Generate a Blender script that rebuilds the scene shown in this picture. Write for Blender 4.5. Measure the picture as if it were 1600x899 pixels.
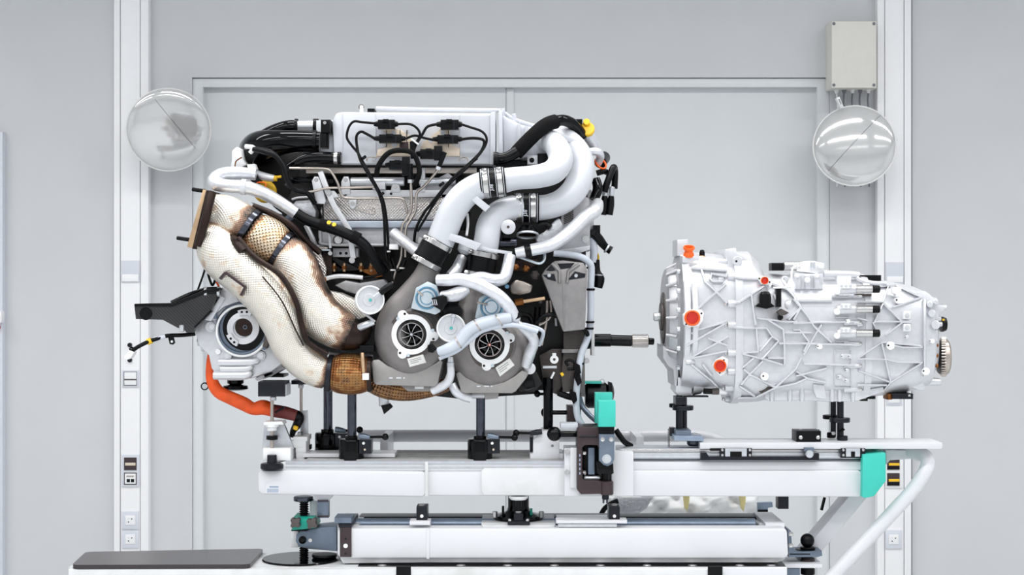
import bpy, bmesh, math, random
from mathutils import Vector, Matrix
random.seed(7)
for o in list(bpy.data.objects): bpy.data.objects.remove(o)
SC = bpy.context.scene
COL = SC.collection
PI = math.pi
# ---------------------------------------------------------------- camera, world, light, exposure
CAM_H = 1.5
cd = bpy.data.cameras.new('camera'); cam = bpy.data.objects.new('camera', cd); COL.objects.link(cam)
cam.location = (0, -5, CAM_H); cam.rotation_euler = (PI/2, 0, 0)
cd.sensor_width = 36; cd.lens = 36*5/3.2; cd.clip_start = .05
SC.camera = cam
w = bpy.data.worlds.new('world'); SC.world = w; w.use_nodes = True
w.node_tree.nodes['Background'].inputs[0].default_value = (.85, .92, 1, 1)
w.node_tree.nodes['Background'].inputs[1].default_value = .3
SC.view_settings.view_transform = 'Standard'; SC.view_settings.look = 'None'
SC.view_settings.gamma = 1; SC.view_settings.use_curve_mapping = False
SC.view_settings.exposure = 0.36
LAMP_W = 34          # watts of each ceiling strip
LAMP_ROWS = (-6.4, -4.3, -2.2, -0.1)
LAMP_COLS = (-3.4, 0.0, 3.4)

# ---------------------------------------------------------------- helpers
def K(d): return .002*(5-d)/5                      # metres per photo pixel at distance d in front of the engine's middle plane
def P(x, y, d=0.0): k = K(d); return Vector(((x-800)*k, -d, CAM_H-(y-449.5)*k))
def AX(a): return Vector((a[0], -a[2], -a[1])).normalized()
WL = {}
def lin(c): return tuple(((v/255)/12.92 if v/255 <= .04045 else ((v/255+.055)/1.055)**2.4) for v in c)+(1,)
MATS = {}
def mat(name, rgb, rough=.5, metal=0.0, var=.06, scale=30, bump=0.0, bscale=200, spec=.5, kind=None, rgb2=None, coat=0, alpha=1, trans=0):
    m = bpy.data.materials.new(name); m.use_nodes = True; nt = m.node_tree; N = nt.nodes; L = nt.links
    b = N['Principled BSDF']; b.inputs['Roughness'].default_value = rough; b.inputs['Metallic'].default_value = metal
    b.inputs['Specular IOR Level'].default_value = spec; b.inputs['Coat Weight'].default_value = coat
    b.inputs['Alpha'].default_value = alpha; b.inputs['Transmission Weight'].default_value = trans
    tc = N.new('ShaderNodeTexCoord'); nz = N.new('ShaderNodeTexNoise'); nz.inputs['Scale'].default_value = scale; nz.inputs['Detail'].default_value = 4
    L.new(tc.outputs['Object'], nz.inputs['Vector'])
    c = lin(rgb); lo = tuple(max(0, v*(1-var)) for v in c[:3])+(1,); hi = tuple(min(1, v*(1+var)) for v in c[:3])+(1,)
    rp = N.new('ShaderNodeValToRGB'); rp.color_ramp.elements[0].color = lo; rp.color_ramp.elements[1].color = hi
    rp.color_ramp.elements[0].position = .3; rp.color_ramp.elements[1].position = .7
    L.new(nz.outputs['Fac'], rp.inputs['Fac']); colour = rp.outputs['Color']
    height = None
    def mth(op, a, bb=None):
        n = N.new('ShaderNodeMath'); n.operation = op
        for i, v in enumerate((a, bb)):
            if v is None: continue
            if isinstance(v, (int, float)): n.inputs[i].default_value = v
            else: L.new(v, n.inputs[i])
        return n.outputs[0]
    def mix(f, a, bb):
        n = N.new('ShaderNodeMix'); n.data_type = 'RGBA'
        if isinstance(f, (int, float)): n.inputs[0].default_value = f
        else: L.new(f, n.inputs[0])
        for i, v in ((6, a), (7, bb)):
            if isinstance(v, tuple): n.inputs[i].default_value = v
            else: L.new(v, n.inputs[i])
        return n.outputs[2]
    if kind in ('emboss', 'braid', 'perf', 'foil', 'carbon'):
        uv = N.new('ShaderNodeUVMap'); uv.uv_map = 'UVMap'; sp = N.new('ShaderNodeSeparateXYZ'); L.new(uv.outputs[0], sp.inputs[0])
        u, v = sp.outputs[0], sp.outputs[1]
        if kind == 'braid': u, v = mth('ADD', u, v), mth('SUBTRACT', u, v)
        if kind == 'carbon': u, v = mth('ADD', u, v), mth('MULTIPLY', v, .3)
        per = {'emboss': .0085, 'braid': .016, 'perf': .0125, 'foil': .009, 'carbon': .010}[kind]
        su = mth('SINE', mth('MULTIPLY', u, 2*PI/per)); sv = mth('SINE', mth('MULTIPLY', v, 2*PI/per))
        pr = mth('MULTIPLY', su, sv); height = mth('ADD', mth('MULTIPLY', pr, .5), .5)
        if kind == 'carbon': colour = mix(mth('ADD', mth('MULTIPLY', su, .5), .5), lin((16, 16, 18)), lin((48, 47, 50)))
        if kind == 'perf': colour = mix(mth('GREATER_THAN', pr, .55), colour, lin((70, 45, 30)))
        if kind == 'braid': colour = mix(mth('GREATER_THAN', pr, .6), colour, lin((50, 32, 20)))
        if kind == 'emboss': colour = mix(mth('MULTIPLY', mth('GREATER_THAN', pr, .45), .3), colour, lin((130, 112, 92)))
        if kind in ('emboss', 'perf', 'braid'):
            at = N.new('ShaderNodeAttribute'); at.attribute_name = 'burn'
            n2 = N.new('ShaderNodeTexNoise'); n2.inputs['Scale'].default_value = 28; L.new(tc.outputs['Object'], n2.inputs['Vector'])
            f = mth('ADD', at.outputs['Fac'], mth('MULTIPLY', mth('SUBTRACT', n2.outputs['Fac'], .5), .9))
            r2 = N.new('ShaderNodeValToRGB'); e = r2.color_ramp.elements
            e[0].position = .3; e[0].color = (0, 0, 0, 1); e[1].position = .52; e[1].color = (.8, .8, .8, 1)
            e.new(.92).color = (1, 1, 1, 1); L.new(f, r2.inputs['Fac'])
            r3 = N.new('ShaderNodeValToRGB'); e = r3.color_ramp.elements
            e[0].position = .3; e[0].color = lin((232, 176, 100)); e[1].position = .8; e[1].color = lin((30, 18, 14)); e.new(.52).color = lin((134, 80, 38))
            L.new(f, r3.inputs['Fac']); colour = mix(r2.outputs['Color'], colour, r3.outputs['Color'])
    if kind == 'stain':
        n2 = N.new('ShaderNodeTexNoise'); n2.inputs['Scale'].default_value = scale*.4; n2.inputs['Detail'].default_value = 6; L.new(tc.outputs['Object'], n2.inputs['Vector'])
        r2 = N.new('ShaderNodeValToRGB'); r2.color_ramp.elements[0].position = .5; r2.color_ramp.elements[1].position = .72; L.new(n2.outputs['Fac'], r2.inputs['Fac'])
        colour = mix(r2.outputs['Color'], colour, lin(rgb2))
    L.new(colour, b.inputs['Base Color'])
    if bump or height is not None:
        bp = N.new('ShaderNodeBump'); bp.inputs['Strength'].default_value = bump or .5; bp.inputs['Distance'].default_value = .002
        if height is None:
            n3 = N.new('ShaderNodeTexNoise'); n3.inputs['Scale'].default_value = bscale; L.new(tc.outputs['Object'], n3.inputs['Vector']); height = n3.outputs['Fac']
        L.new(height, bp.inputs['Height']); L.new(bp.outputs[0], b.inputs['Normal'])
    MATS[name] = m; return m
mat('wall', (211, 213, 216), .75, var=.015, scale=3, bump=.05, bscale=300)
mat('door', (220, 223, 226), .6, var=.012, scale=4)
mat('frame', (226, 229, 232), .5, var=.01)
mat('ceiling', (235, 236, 236), .8, var=.01)
mat('floor', (196, 199, 201), .35, var=.03, scale=4)
mat('trunk', (252, 252, 254), .4, var=.01)
mat('groove', (120, 122, 128), .7)
mat('plate_grey', (218, 222, 230), .45, var=.01)
mat('box_grey', (226, 224, 217), .5, var=.015)
mat('mirror', (218, 218, 218), .09, .42, var=.01)
mat('rim', (238, 238, 238), .3, .2, var=.01)
mat('paint', (223, 224, 228), .32, .0, var=.015, scale=12, coat=.2)
mat('paint_worn', (223, 224, 226), .42, 0, var=.04, scale=20, kind='stain', rgb2=(206, 208, 206))
mat('alu', (214, 217, 222), .32, .75, var=.05, scale=60)
mat('alu_brushed', (205, 207, 212), .38, .85, var=.07, scale=40)
mat('cast', (221, 222, 226), .38, .5, var=.035, scale=70, bump=.12, bscale=420)
mat('cast_mid', (198, 198, 202), .45, .55, var=.06, scale=60, bump=.12, bscale=420)
mat('pipe_white', (211, 214, 220), .38, .08, var=.02, scale=25, bump=.04, bscale=500)
mat('plenum', (216, 219, 226), .45, .15, var=.025, scale=30, bump=.06, bscale=300)
mat('turbo', (132, 128, 127), .5, .55, var=.08, scale=40, bump=.15, bscale=400)
mat('turbo_plate', (160, 157, 155), .5, .5, var=.05, scale=50, bump=.12, bscale=400)
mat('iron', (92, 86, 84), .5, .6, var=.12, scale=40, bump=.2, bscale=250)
mat('bracket_cast', (150, 147, 147), .42, .65, var=.08, scale=50, bump=.12, bscale=350)
mat('rubber', (5, 6, 9), .38, var=.15, spec=.2)
mat('gloss_black', (4, 5, 8), .1, var=.1, spec=.22)
mat('plastic', (6, 7, 10), .32, var=.1, spec=.22)
mat('foam', (12, 12, 14), .85, var=.2, bump=.3, bscale=500, spec=.2)
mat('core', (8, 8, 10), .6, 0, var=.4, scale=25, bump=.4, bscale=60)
mat('steel', (205, 204, 203), .22, .95, var=.05)
mat('steel_line', (190, 180, 172), .3, .85, var=.06)
mat('steel_dark', (84, 87, 96), .2, .95, var=.12, scale=50)
mat('gunmetal', (36, 38, 45), .32, .6, var=.12)
mat('rail_grey', (186, 194, 206), .35, .6, var=.05)
mat('blue_steel', (118, 130, 146), .38, .7, var=.14, scale=25)
mat('anodised', (72, 60, 62), .33, .55, var=.08)
mat('sleeve', (226, 228, 233), .3, .45, var=.06, scale=60, bump=.5, bscale=90)
mat('foil_sleeve', (214, 216, 221), .34, .6, var=.06, scale=60, bump=.9, bscale=110)
mat('silicone', (206, 213, 224), .4, .05, var=.03)
mat('shield', (238, 232, 222), .32, .66, var=.05, kind='emboss', bump=.55)
mat('perf', (226, 206, 178), .35, .75, var=.05, kind='perf', bump=.8)
mat('braid', (138, 102, 72), .35, .8, var=.15, kind='braid', bump=1.0)
mat('foil', (214, 208, 204), .28, .85, var=.06, kind='foil', bump=.8)
mat('burnt', (44, 30, 25), .38, .55, var=.35, scale=35)
mat('brass_flange', (214, 182, 146), .35, .8, var=.1)
mat('copper', (140, 88, 46), .35, .85, var=.3, scale=60)
mat('tan', (232, 216, 196), .4, .35, var=.06)
mat('orange', (240, 88, 22), .5, 0, var=.12, scale=40, bump=.5, bscale=60)
mat('orange_cap', (255, 104, 32), .35, 0, var=.05)
mat('red_cap', (196, 40, 22), .3, 0, var=.1)
mat('maroon', (112, 44, 42), .5, var=.1)
mat('yellow', (250, 200, 40), .45, var=.04)
mat('turquoise', (66, 200, 184), .4, var=.03, spec=.4)
mat('turq_dark', (20, 160, 140), .4, var=.06)
mat('zinc_blue', (208, 220, 228), .28, .5, var=.05)
mat('ring_blue', (110, 160, 190), .3, .5)
mat('teal_dot', (80, 185, 180), .4)
mat('white', (244, 245, 246), .4, var=.01)
mat('label', (226, 226, 222), .5, var=.01)
mat('print', (150, 165, 190), .6)
mat('carbon', (40, 40, 42), .35, kind='carbon', bump=.2, coat=.2)
mat('band_yellow', (238, 224, 160), .5)
mat('deck', (176, 176, 176), .6, .2, var=.14, scale=18)
mat('black_sheet', (58, 52, 54), .25, .0, var=.05, scale=10)
mat('film', (238, 243, 250), .25, 0, var=.03, bump=.4, bscale=20, alpha=.75)
mat('tray', (150, 165, 185), .35, .5, var=.08)

def link(name, me, loc, parent, m):
    o = bpy.data.objects.new(name, me); COL.objects.link(o); o.location = loc
    if m and not me.materials: me.materials.append(MATS[m])
    WL[o.name] = Vector(loc)
    if parent is not None:
        o.parent = parent; o.matrix_parent_inverse = Matrix.Translation(-WL[parent.name])
    return o
def tag(o, label=None, cat=None, group=None, kind=None):
    if label: o['label'] = label
    if cat: o['category'] = cat
    if group: o['group'] = group
    if kind: o['kind'] = kind
    return o
def thing(name, label, cat, at, group=None):
    o = bpy.data.objects.new(name, None); COL.objects.link(o); o.empty_display_size = .05
    o.location = P(*at); WL[o.name] = P(*at); return tag(o, label, cat, group)
def fin(name, bm, m, parent, sharp=35, uv=None, burn=None):
    bmesh.ops.recalc_face_normals(bm, faces=bm.faces)
    lo = Vector((min(v.co.x for v in bm.verts), min(v.co.y for v in bm.verts), min(v.co.z for v in bm.verts)))
    hi = Vector((max(v.co.x for v in bm.verts), max(v.co.y for v in bm.verts), max(v.co.z for v in bm.verts)))
    c = (lo+hi)/2; bmesh.ops.translate(bm, verts=bm.verts, vec=-c)
    me = bpy.data.meshes.new(name); bm.to_mesh(me); bm.free()
    for p in me.polygons: p.use_smooth = True
    me.set_sharp_from_angle(angle=math.radians(sharp))
    if burn is not None:
        a = me.attributes.new('burn', 'FLOAT', 'POINT')
        for i in range(len(me.vertices)): a.data[i].value = burn[i] if i < len(burn) else burn[-1]
    return link(name, me, c, parent, m)
def prism(name, pts, d0, d1, m, parent=None, bev=0, holes=(), seg=2, sharp=35):
    """flat outline seen from the front at distance d0, going straight back to d1"""
    bm = bmesh.new(); es = []
    for ring in [pts]+list(holes):
        vs = [bm.verts.new(P(x, y, d0)) for x, y in ring]
        es += [bm.edges.new((vs[i], vs[(i+1) % len(vs)])) for i in range(len(vs))]
        if not holes: bm.faces.new(vs)
    if holes: bmesh.ops.triangle_fill(bm, use_beauty=True, edges=es)
    fr = list(bm.faces)
    r = bmesh.ops.extrude_face_region(bm, geom=fr, use_keep_orig=True)
    nv = [g for g in r['geom'] if isinstance(g, bmesh.types.BMVert)]
    bmesh.ops.translate(bm, verts=nv, vec=(0, d0-d1, 0))
    uvl = bm.loops.layers.uv.new('UVMap')
    for f in bm.faces:
        for l in f.loops: l[uvl].uv = (l.vert.co.x, l.vert.co.z)
    if bev:
        bm.normal_update()
        ed = [e for e in bm.edges if len(e.link_faces) == 2 and all(abs(v.co.y+d0) < 1e-6 for v in e.verts) and any(abs(f.calc_center_median().y+d0) > 1e-6 for f in e.link_faces)]
        ed += [e for e in bm.edges if len(e.link_faces) == 2 and abs(e.verts[0].co.y-e.verts[1].co.y) > 1e-5 and e.calc_face_angle(0) > .6] if bev > 1.5 and not holes else []
        bmesh.ops.bevel(bm, geom=ed, offset=bev*K(d0), segments=seg, profile=.5, affect='EDGES', clamp_overlap=True)
    return fin(name, bm, m, parent, sharp)
def box(name, x0, y0, x1, y1, d0, d1, m, parent=None, bev=.8, **k):
    return prism(name, [(x0, y0), (x1, y0), (x1, y1), (x0, y1)], d0, d1, m, parent, bev, **k)
def ell(cx, cy, rx, ry=None, n=20, a0=0):
    ry = ry or rx; return [(cx+rx*math.cos(a0+2*PI*i/n), cy+ry*math.sin(a0+2*PI*i/n)) for i in range(n)]
def offs(pts, w):
    L, R = [], []
    for i, (x, y) in enumerate(pts):
        a = pts[max(0, i-1)]; b = pts[min(len(pts)-1, i+1)]
        dx, dy = b[0]-a[0], b[1]-a[1]; l = math.hypot(dx, dy) or 1; nx, ny = -dy/l*w/2, dx/l*w/2
        L.append((x+nx, y+ny)); R.append((x-nx, y-ny))
    return L+R[::-1]
def strip(name, pts, w, d0, d1, m, parent=None, bev=.6, rnd=False):
    o = offs(pts, w)
    if rnd:                                          # rounded ends
        n = len(pts); L, R = o[:n], o[n:][::-1]
        def arc(c, p, s): return [(c[0]+(p[0]-c[0])*math.cos(t*s)-(p[1]-c[1])*math.sin(t*s), c[1]+(p[0]-c[0])*math.sin(t*s)+(p[1]-c[1])*math.cos(t*s)) for t in [PI*k/6 for k in range(1, 6)]]
        o = L+arc(pts[-1], L[-1], -1)+R[::-1]+arc(pts[0], R[0], -1)
    return prism(name, o, d0, d1, m, parent, bev)
def smooth_path(pts, sub):
    n = len(pts)
    if n < 3 or sub <= 1: return [tuple(p) for p in pts]
    out = []
    for i in range(n-1):
        p0, p1, p2, p3 = pts[max(0, i-1)], pts[i], pts[i+1], pts[min(n-1, i+2)]
        for s in range(sub):
            t = s/sub
            out.append(tuple(.5*((2*p1[k])+(-p0[k]+p2[k])*t+(2*p0[k]-5*p1[k]+4*p2[k]-p3[k])*t*t+(-p0[k]+3*p1[k]-3*p2[k]+p3[k])*t**3) for k in range(4)))
    out.append(tuple(pts[-1])); return out
def tube(name, pts, m, parent=None, r=4, n=12, sub=5, d=.2, burn=None, cap=True, sharp=50, hollow=0):
    """round bar or hose through (x, y[, d[, r]]) points"""
    q = []
    for p in pts:
        dd = p[2] if len(p) > 2 and p[2] is not None else d
        q.append((p[0], p[1], dd, p[3] if len(p) > 3 else r))
    q = smooth_path(q, sub)
    C = [P(a, b, c) for a, b, c, _ in q]; Rr = [max(.0004, e*K(c)) for _, _, c, e in q]
    bm = bmesh.new(); uvl = bm.loops.layers.uv.new('UVMap'); rings = []; bl = []; nrm = None; s = 0; S = []
    for i in range(len(C)):
        t = (C[min(i+1, len(C)-1)]-C[max(i-1, 0)]).normalized()
        if nrm is None:
            nrm = t.cross(Vector((0, 1, 0)))
            if nrm.length < .1: nrm = t.cross(Vector((0, 0, 1)))
        nrm = (nrm-t*nrm.dot(t)).normalized(); bi = t.cross(nrm)
        if i: s += (C[i]-C[i-1]).length
        S.append(s)
        rings.append([bm.verts.new(C[i]+(nrm*math.cos(2*PI*j/n)+bi*math.sin(2*PI*j/n))*Rr[i]) for j in range(n)])
        if burn: bl += [burn(i/(len(C)-1), j/n) for j in range(n)]
    rm = sum(Rr)/len(Rr); per = max(1, round(2*PI*rm/.0085))*.0085
    for i in range(len(rings)-1):
        for j in range(n):
            k = (j+1) % n; f = bm.faces.new((rings[i][j], rings[i][k], rings[i+1][k], rings[i+1][j]))
            for l, uu, vv in zip(f.loops, (S[i], S[i], S[i+1], S[i+1]), (j, j+1, j+1, j)): l[uvl].uv = (uu, vv/n*per)
    if cap: bm.faces.new(rings[0]); bm.faces.new(rings[-1][::-1])
    return fin(name, bm, m, parent, sharp, burn=bl or None)
def lathe(name, c, ax, prof, m, parent=None, n=24, sharp=30, closed=False):
    """profile of (radius, height along ax) in photo pixels turned about c=(x, y, d)"""
    k = K(c[2]); o = P(*c); a = AX(ax); u = a.orthogonal().normalized(); v = a.cross(u)
    if abs(a.y) > .9: u = Vector((1, 0, 0)); u = (u-a*u.dot(a)).normalized(); v = a.cross(u)
    bm = bmesh.new(); rings = []
    for r, h in prof:
        if r < 1e-4: rings.append([bm.verts.new(o+a*h*k)]); continue
        rings.append([bm.verts.new(o+a*h*k+(u*math.cos(2*PI*j/n)+v*math.sin(2*PI*j/n))*r*k) for j in range(n)])
    pr = list(zip(rings, rings[1:]))
    if closed: pr.append((rings[-1], rings[0]))
    for A, B in pr:
        for j in range(n):
            q = (j+1) % n
            if len(A) == 1 and len(B) == 1: continue
            if len(A) == 1: bm.faces.new((A[0], B[j], B[q]))
            elif len(B) == 1: bm.faces.new((A[j], A[q], B[0]))
            else: bm.faces.new((A[j], A[q], B[q], B[j]))
    if not closed:
        for R in (rings[0], rings[-1]):
            if len(R) > 1: bm.faces.new(R)
    return fin(name, bm, m, parent, sharp)
def cyl(name, a, b, r, m, parent=None, n=20, bev=1, r2=None):
    """cylinder between two (x, y, d) points"""
    A, B = P(*a), P(*b); k = K((a[2]+b[2])/2); L = (B-A).length/k; v = (B-A); r2 = r2 or r; bev = min(bev, L*.3, r*.5)
    return lathe(name, a, (v.x, -v.z, -v.y), [(0, 0), (r-bev, 0), (r, bev), (r2, L-bev), (r2-bev, L), (0, L)], m, parent, n)
def ring(name, c, ax, ro, ri, h, m, parent=None, n=28, bev=.8):
    return lathe(name, c, ax, [(ri, 0), (ro, 0), (ro, h-bev), (ro-bev, h), (ri+bev, h), (ri, h-bev)], m, parent, n, closed=True)
BOLT = None
def bolt(x, y, d, r, m='steel', parent=None, name='bolt', ax=(0, 0, 1)):
    """hex head on a washer; all heads share one mesh per material"""
    key = 'bolt_'+m
    me = bpy.data.meshes.get(key)
    if me is None:
        bm = bmesh.new(); prof = [(1.35, 0, 16), (1.35, .25, 16), (1.0, .25, 6), (1.0, .95, 6), (.85, 1.1, 6)]
        for ri, (r0, h0, n) in enumerate(((1.35, (0, .25), 14), (1.0, (.25, 1.0), 6), (.55, (1.0, 1.08), 10))):
            lo = [bm.verts.new((r0*math.cos(2*PI*j/n), r0*math.sin(2*PI*j/n), h0[0])) for j in range(n)]
            hi = [bm.verts.new((r0*.96*math.cos(2*PI*j/n), r0*.96*math.sin(2*PI*j/n), h0[1])) for j in range(n)]
            for j in range(n): bm.faces.new((lo[j], lo[(j+1) % n], hi[(j+1) % n], hi[j]))
            bm.faces.new(hi)
        me = bpy.data.meshes.new(key); bm.to_mesh(me); bm.free(); me.materials.append(MATS[m])
    o = link(name, me, P(x, y, d), parent, m)
    o.scale = (r*K(d),)*3; o.rotation_euler = AX(ax).to_track_quat('Z', 'Y').to_euler(); return o
def loft(name, secs, m, parent, d0=.1, ex=3.2, n=36, sub=1):
    """body along x: sections (x, top, bottom, half depth in px); super-ellipse cross-section"""
    bm = bmesh.new(); rings = []
    for x, t, b, h in secs:
        mid, hv = (t+b)/2, (b-t)/2; R = []
        for j in range(n):
            a = 2*PI*j/n; ca, sa = math.cos(a), math.sin(a)
            cc = math.copysign(abs(ca)**(2/ex), ca); ss = math.copysign(abs(sa)**(2/ex), sa)
            p = P(x, mid+hv*ss, d0); p.y -= h*K(d0)*cc; R.append(bm.verts.new(p))
        rings.append(R)
    for A, B in zip(rings, rings[1:]):
        for j in range(n): bm.faces.new((A[j], A[(j+1) % n], B[(j+1) % n], B[j]))
    bm.faces.new(rings[0]); bm.faces.new(rings[-1][::-1])
    return fin(name, bm, m, parent, 28)
def copy_tree(o, off, label=None):
    """a copy of a thing with copies of its parts, moved by a world offset"""
    def cp(s, par):
        c = s.copy(); COL.objects.link(c); WL[c.name] = WL[s.name]+off; c.location = WL[c.name]
        if par is not None: c.parent = par; c.matrix_parent_inverse = Matrix.Translation(-WL[par.name])
        for ch in s.children: cp(ch, c)
        return c
    c = cp(o, None)
    if label: c['label'] = label
    return c
def text(name, s, x, y, d, size, m, parent, rot=0):
    cu = bpy.data.curves.new(name, 'FONT'); cu.body = s; cu.size = size*K(d); cu.extrude = .0004; cu.align_x = 'CENTER'; cu.align_y = 'CENTER'
    t = bpy.data.objects.new(name+'_tmp', cu); COL.objects.link(t)
    dg = bpy.context.evaluated_depsgraph_get(); me = bpy.data.meshes.new_from_object(t.evaluated_get(dg)); bpy.data.objects.remove(t)
    me.materials.clear()
    o = link(name, me, P(x, y, d), parent, m); o.rotation_euler = (PI/2, rot, 0); return o
# ---------------------------------------------------------------- the room
WD = -2.5                                             # the back wall stands 2.5 m behind the engine's middle plane
def S(o): o['kind'] = 'structure'; return o
def wbox(name, lo, hi, m, parent=None):
    bm = bmesh.new(); r = bmesh.ops.create_cube(bm, size=1)
    for v in bm.verts: v.co = Vector((lo[i]+(v.co[i]+.5)*(hi[i]-lo[i]) for i in range(3)))
    return fin(name, bm, m, parent)
S(wbox('floor', (-5.6, -8.2, -.1), (5.6, 2.7, 0), 'floor'))
S(wbox('ceiling', (-5.6, -8.2, 4.2), (5.6, 2.7, 4.3), 'ceiling'))
S(wbox('wall_left', (-5.6, -8.2, 0), (-5.5, 2.7, 4.2), 'wall'))
S(wbox('wall_right', (5.5, -8.2, 0), (5.6, 2.7, 4.2), 'wall'))
S(wbox('wall_front', (-5.5, -8.2, 0), (5.5, -8.1, 4.2), 'wall'))
FL = 949.4
wb = S(prism('wall_back', [(-1033, FL), (-1033, -450), (2633, -450), (2633, FL), (1297, FL), (1297, 121), (300, 121), (300, FL)], WD, WD-.15, 'wall'))
S(prism('trim_1', [(301, FL), (301, 122.5), (1296, 122.5), (1296, FL), (1277, FL), (1277, 136), (317, 136), (317, FL)], WD-.012, WD-.14, 'frame', bev=.8))
for i, (a, b) in enumerate(((318.5, 790), (791.2, 1275.5))):
    dr = S(box('door_%d' % (i+1), a, 137.5, b, FL, WD-.05, WD-.1, 'door', bev=.6))
    if i: box('astragal_strip', 792, 139, 803, FL, WD-.042, WD-.05, 'door', dr, .8)
# dark edge of a further door frame at the left end of the wall
e = S(box('trim_2', -60, 206, 4, FL, WD+.05, WD, 'plate_grey', bev=1))
hd = thing('door_handle', 'white rounded door handle cut by the left photo edge', 'handle', (0, 505, WD+.05))
prism('grip', [(-24, 486), (1, 486), (2.5, 489), (2.5, 502), (1, 505), (-24, 505)], WD+.09, WD+.05, 'white', hd, 1)
lathe('red_indicator', (-3, 512, WD+.05), (0, 0, 1), [(0, 0), (4, 0), (3.6, 4), (0, 5)], 'red_cap', hd, 12)
# ceiling strip lights
for yy in LAMP_ROWS:
    for xx in LAMP_COLS:
        t = bpy.data.objects.new('ceiling_light', None); COL.objects.link(t); t.location = (xx, yy, 4.2); WL[t.name] = Vector((xx, yy, 4.2))
        tag(t, 'long white fluorescent ceiling strip light, seen as bright streaks in the round mirrors', 'light', 'fluorescent ceiling strips')
        wbox('housing', (xx-1.45, yy-.11, 4.12), (xx+1.45, yy+.11, 4.2), 'white', t)
        ld = bpy.data.lights.new('strip_lamp', 'AREA'); ld.shape = 'RECTANGLE'; ld.size = 2.8; ld.size_y = .18; ld.energy = LAMP_W; ld.color = (1, .993, .985); ld.spread = math.radians(150)
        lo = bpy.data.objects.new('strip_lamp', ld); COL.objects.link(lo); lo.location = (xx, yy, 4.11); WL[lo.name] = Vector((xx, yy, 4.11))
        lo.parent = t; lo.matrix_parent_inverse = Matrix.Translation(-WL[t.name])
# wall trunking with its outlets
def trunk(n, x0, x1, c0, c1):
    o = S(box('trim_%d' % n, x0, -450, x1, FL, WD+.05, WD, 'trunk', bev=.8))
    box('cover', c0, -449, c1, FL-1, WD+.056, WD+.05, 'trunk', o, .4)
    box('groove_strip', c0-1, -449, c0, FL-1, WD+.051, WD+.05, 'groove', o, 0)
    box('groove_strip', c1, -449, c1+1, FL-1, WD+.051, WD+.05, 'groove', o, 0)
    box('shadow_gap', x1, -449, x1+1.2, FL-1, WD+.01, WD, 'groove', o, 0)
    return o
trunk(3, 178, 232, 188.5, 218.5); trunk(4, 1371, 1424, 1383, 1412)
TF = WD+.056
def faceplate(name, x0, y0, x1, y1, label, cat='socket', m='plate_grey', h=.008, group=None):
    t = thing(name, label, cat, ((x0+x1)/2, y1, TF), group)
    box('face_plate', x0, y0, x1, y1, TF+h, TF, m, t, .6); return t, TF+h
def socket(x0, y0, x1, y1, label):
    t, f = faceplate('wall_socket', x0, y0, x1, y1, label)
    cx, cy = (x0+x1)/2, (y0+y1)/2
    box('insert', cx-7.5, cy-7.5, cx+7.5, cy+7.5, f+.003, f, 'white', t, .5)
    for dx, dy in ((-2.5, 2.6), (2.6, -2.2), (-2.5, -2.6)): lathe('pin_hole', (cx+dx, cy+dy, f+.003), (0, 0, 1), [(0, .2), (1, .2), (1, 0), (0, 0)], 'plastic' if dy != -2.6 else 'plate_grey', t, 10)
t, f = faceplate('blank_plate', 189, 407.5, 218, 441, 'grey blank cover plate with label strip on the left wall trunking', 'plate')
box('label_strip', 190.5, 429, 216, 440, f+.002, f, 'trunk', t, .3)
t, f = faceplate('blank_plate', 1384, 410, 1412, 443, 'grey blank cover plate with label strip on the right wall trunking', 'plate')
box('label_strip', 1386, 432, 1411, 441, f+.002, f, 'trunk', t, .3)
t, f = faceplate('key_knob', 199, 535, 207, 567, 'pair of small dark knobs on the left trunking above the switch', 'knob', 'trunk', .002)
for yy in (539.5, 563): lathe('knob', (203, yy, f), (0, 0, 1), [(0, 0), (3.8, 0), (3.4, 3), (2.2, 4), (0, 4)], 'gunmetal', t, 16)
t, f = faceplate('light_switch', 190.5, 579, 216.5, 605, 'white rocker switch with dark slot on the left trunking', 'switch')
box('rocker', 194, 582, 213, 602, f+.004, f, 'white', t, .8); box('slot', 194, 592.5, 213, 594.5, f+.0045, f+.004, 'iron', t, 0)
box('rocker_outline', 193, 581, 214, 603, f+.001, f, 'groove', t, 0)
t, f = faceplate('outlet_unit', 190, 711, 217, 761, 'white double outlet unit with black flap above data jacks, left trunking', 'outlet')
box('flap', 193.5, 715.5, 213, 735, f+.006, f, 'anodised', t, 1); box('flap_label', 195.5, 723.5, 211.5, 728, f+.0075, f+.006, 'tan', t, .2)
box('jack_surround', 193.5, 739, 213.5, 758, f+.002, f, 'iron', t, .4); box('jack_face', 195, 740.5, 212, 756.5, f+.003, f+.002, 'white', t, .4)
for x in (198, 204.5): box('data_jack', x, 749, x+5, 754, f+.004, f+.003, 'plastic', t, 0)
box('jack_label', 197.5, 743.5, 209, 746, f+.004, f+.003, 'steel_line', t, 0)
socket(190, 799.5, 216.5, 827.5, 'upper pale grey power socket low on the left trunking')
socket(190, 829.5, 216.5, 857, 'lower pale grey power socket low on the left trunking')
socket(1383.5, 829, 1409.5, 858, 'pale grey power socket beside the sloping white handle tube')
t, f = faceplate('outlet_unit', 1384, 708, 1411, 763, 'double black flap outlet with yellow labels beside the turquoise cap', 'outlet', 'white')
for y in (715, 740):
    box('flap', 1386.5, y, 1406, y+19.5, f+.006, f, 'anodised', t, 1); box('flap_label', 1389, y+9, 1405.5, y+13, f+.0075, f+.006, 'yellow', t, .2)
    box('flap_lip', 1387, y+14, 1405.5, y+19, f+.0072, f+.006, 'plastic', t, .4)
t, f = faceplate('light_switch', 1385.5, 606, 1409.5, 633, 'grey rocker switch on the right trunking below the gearbox', 'switch')
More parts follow.
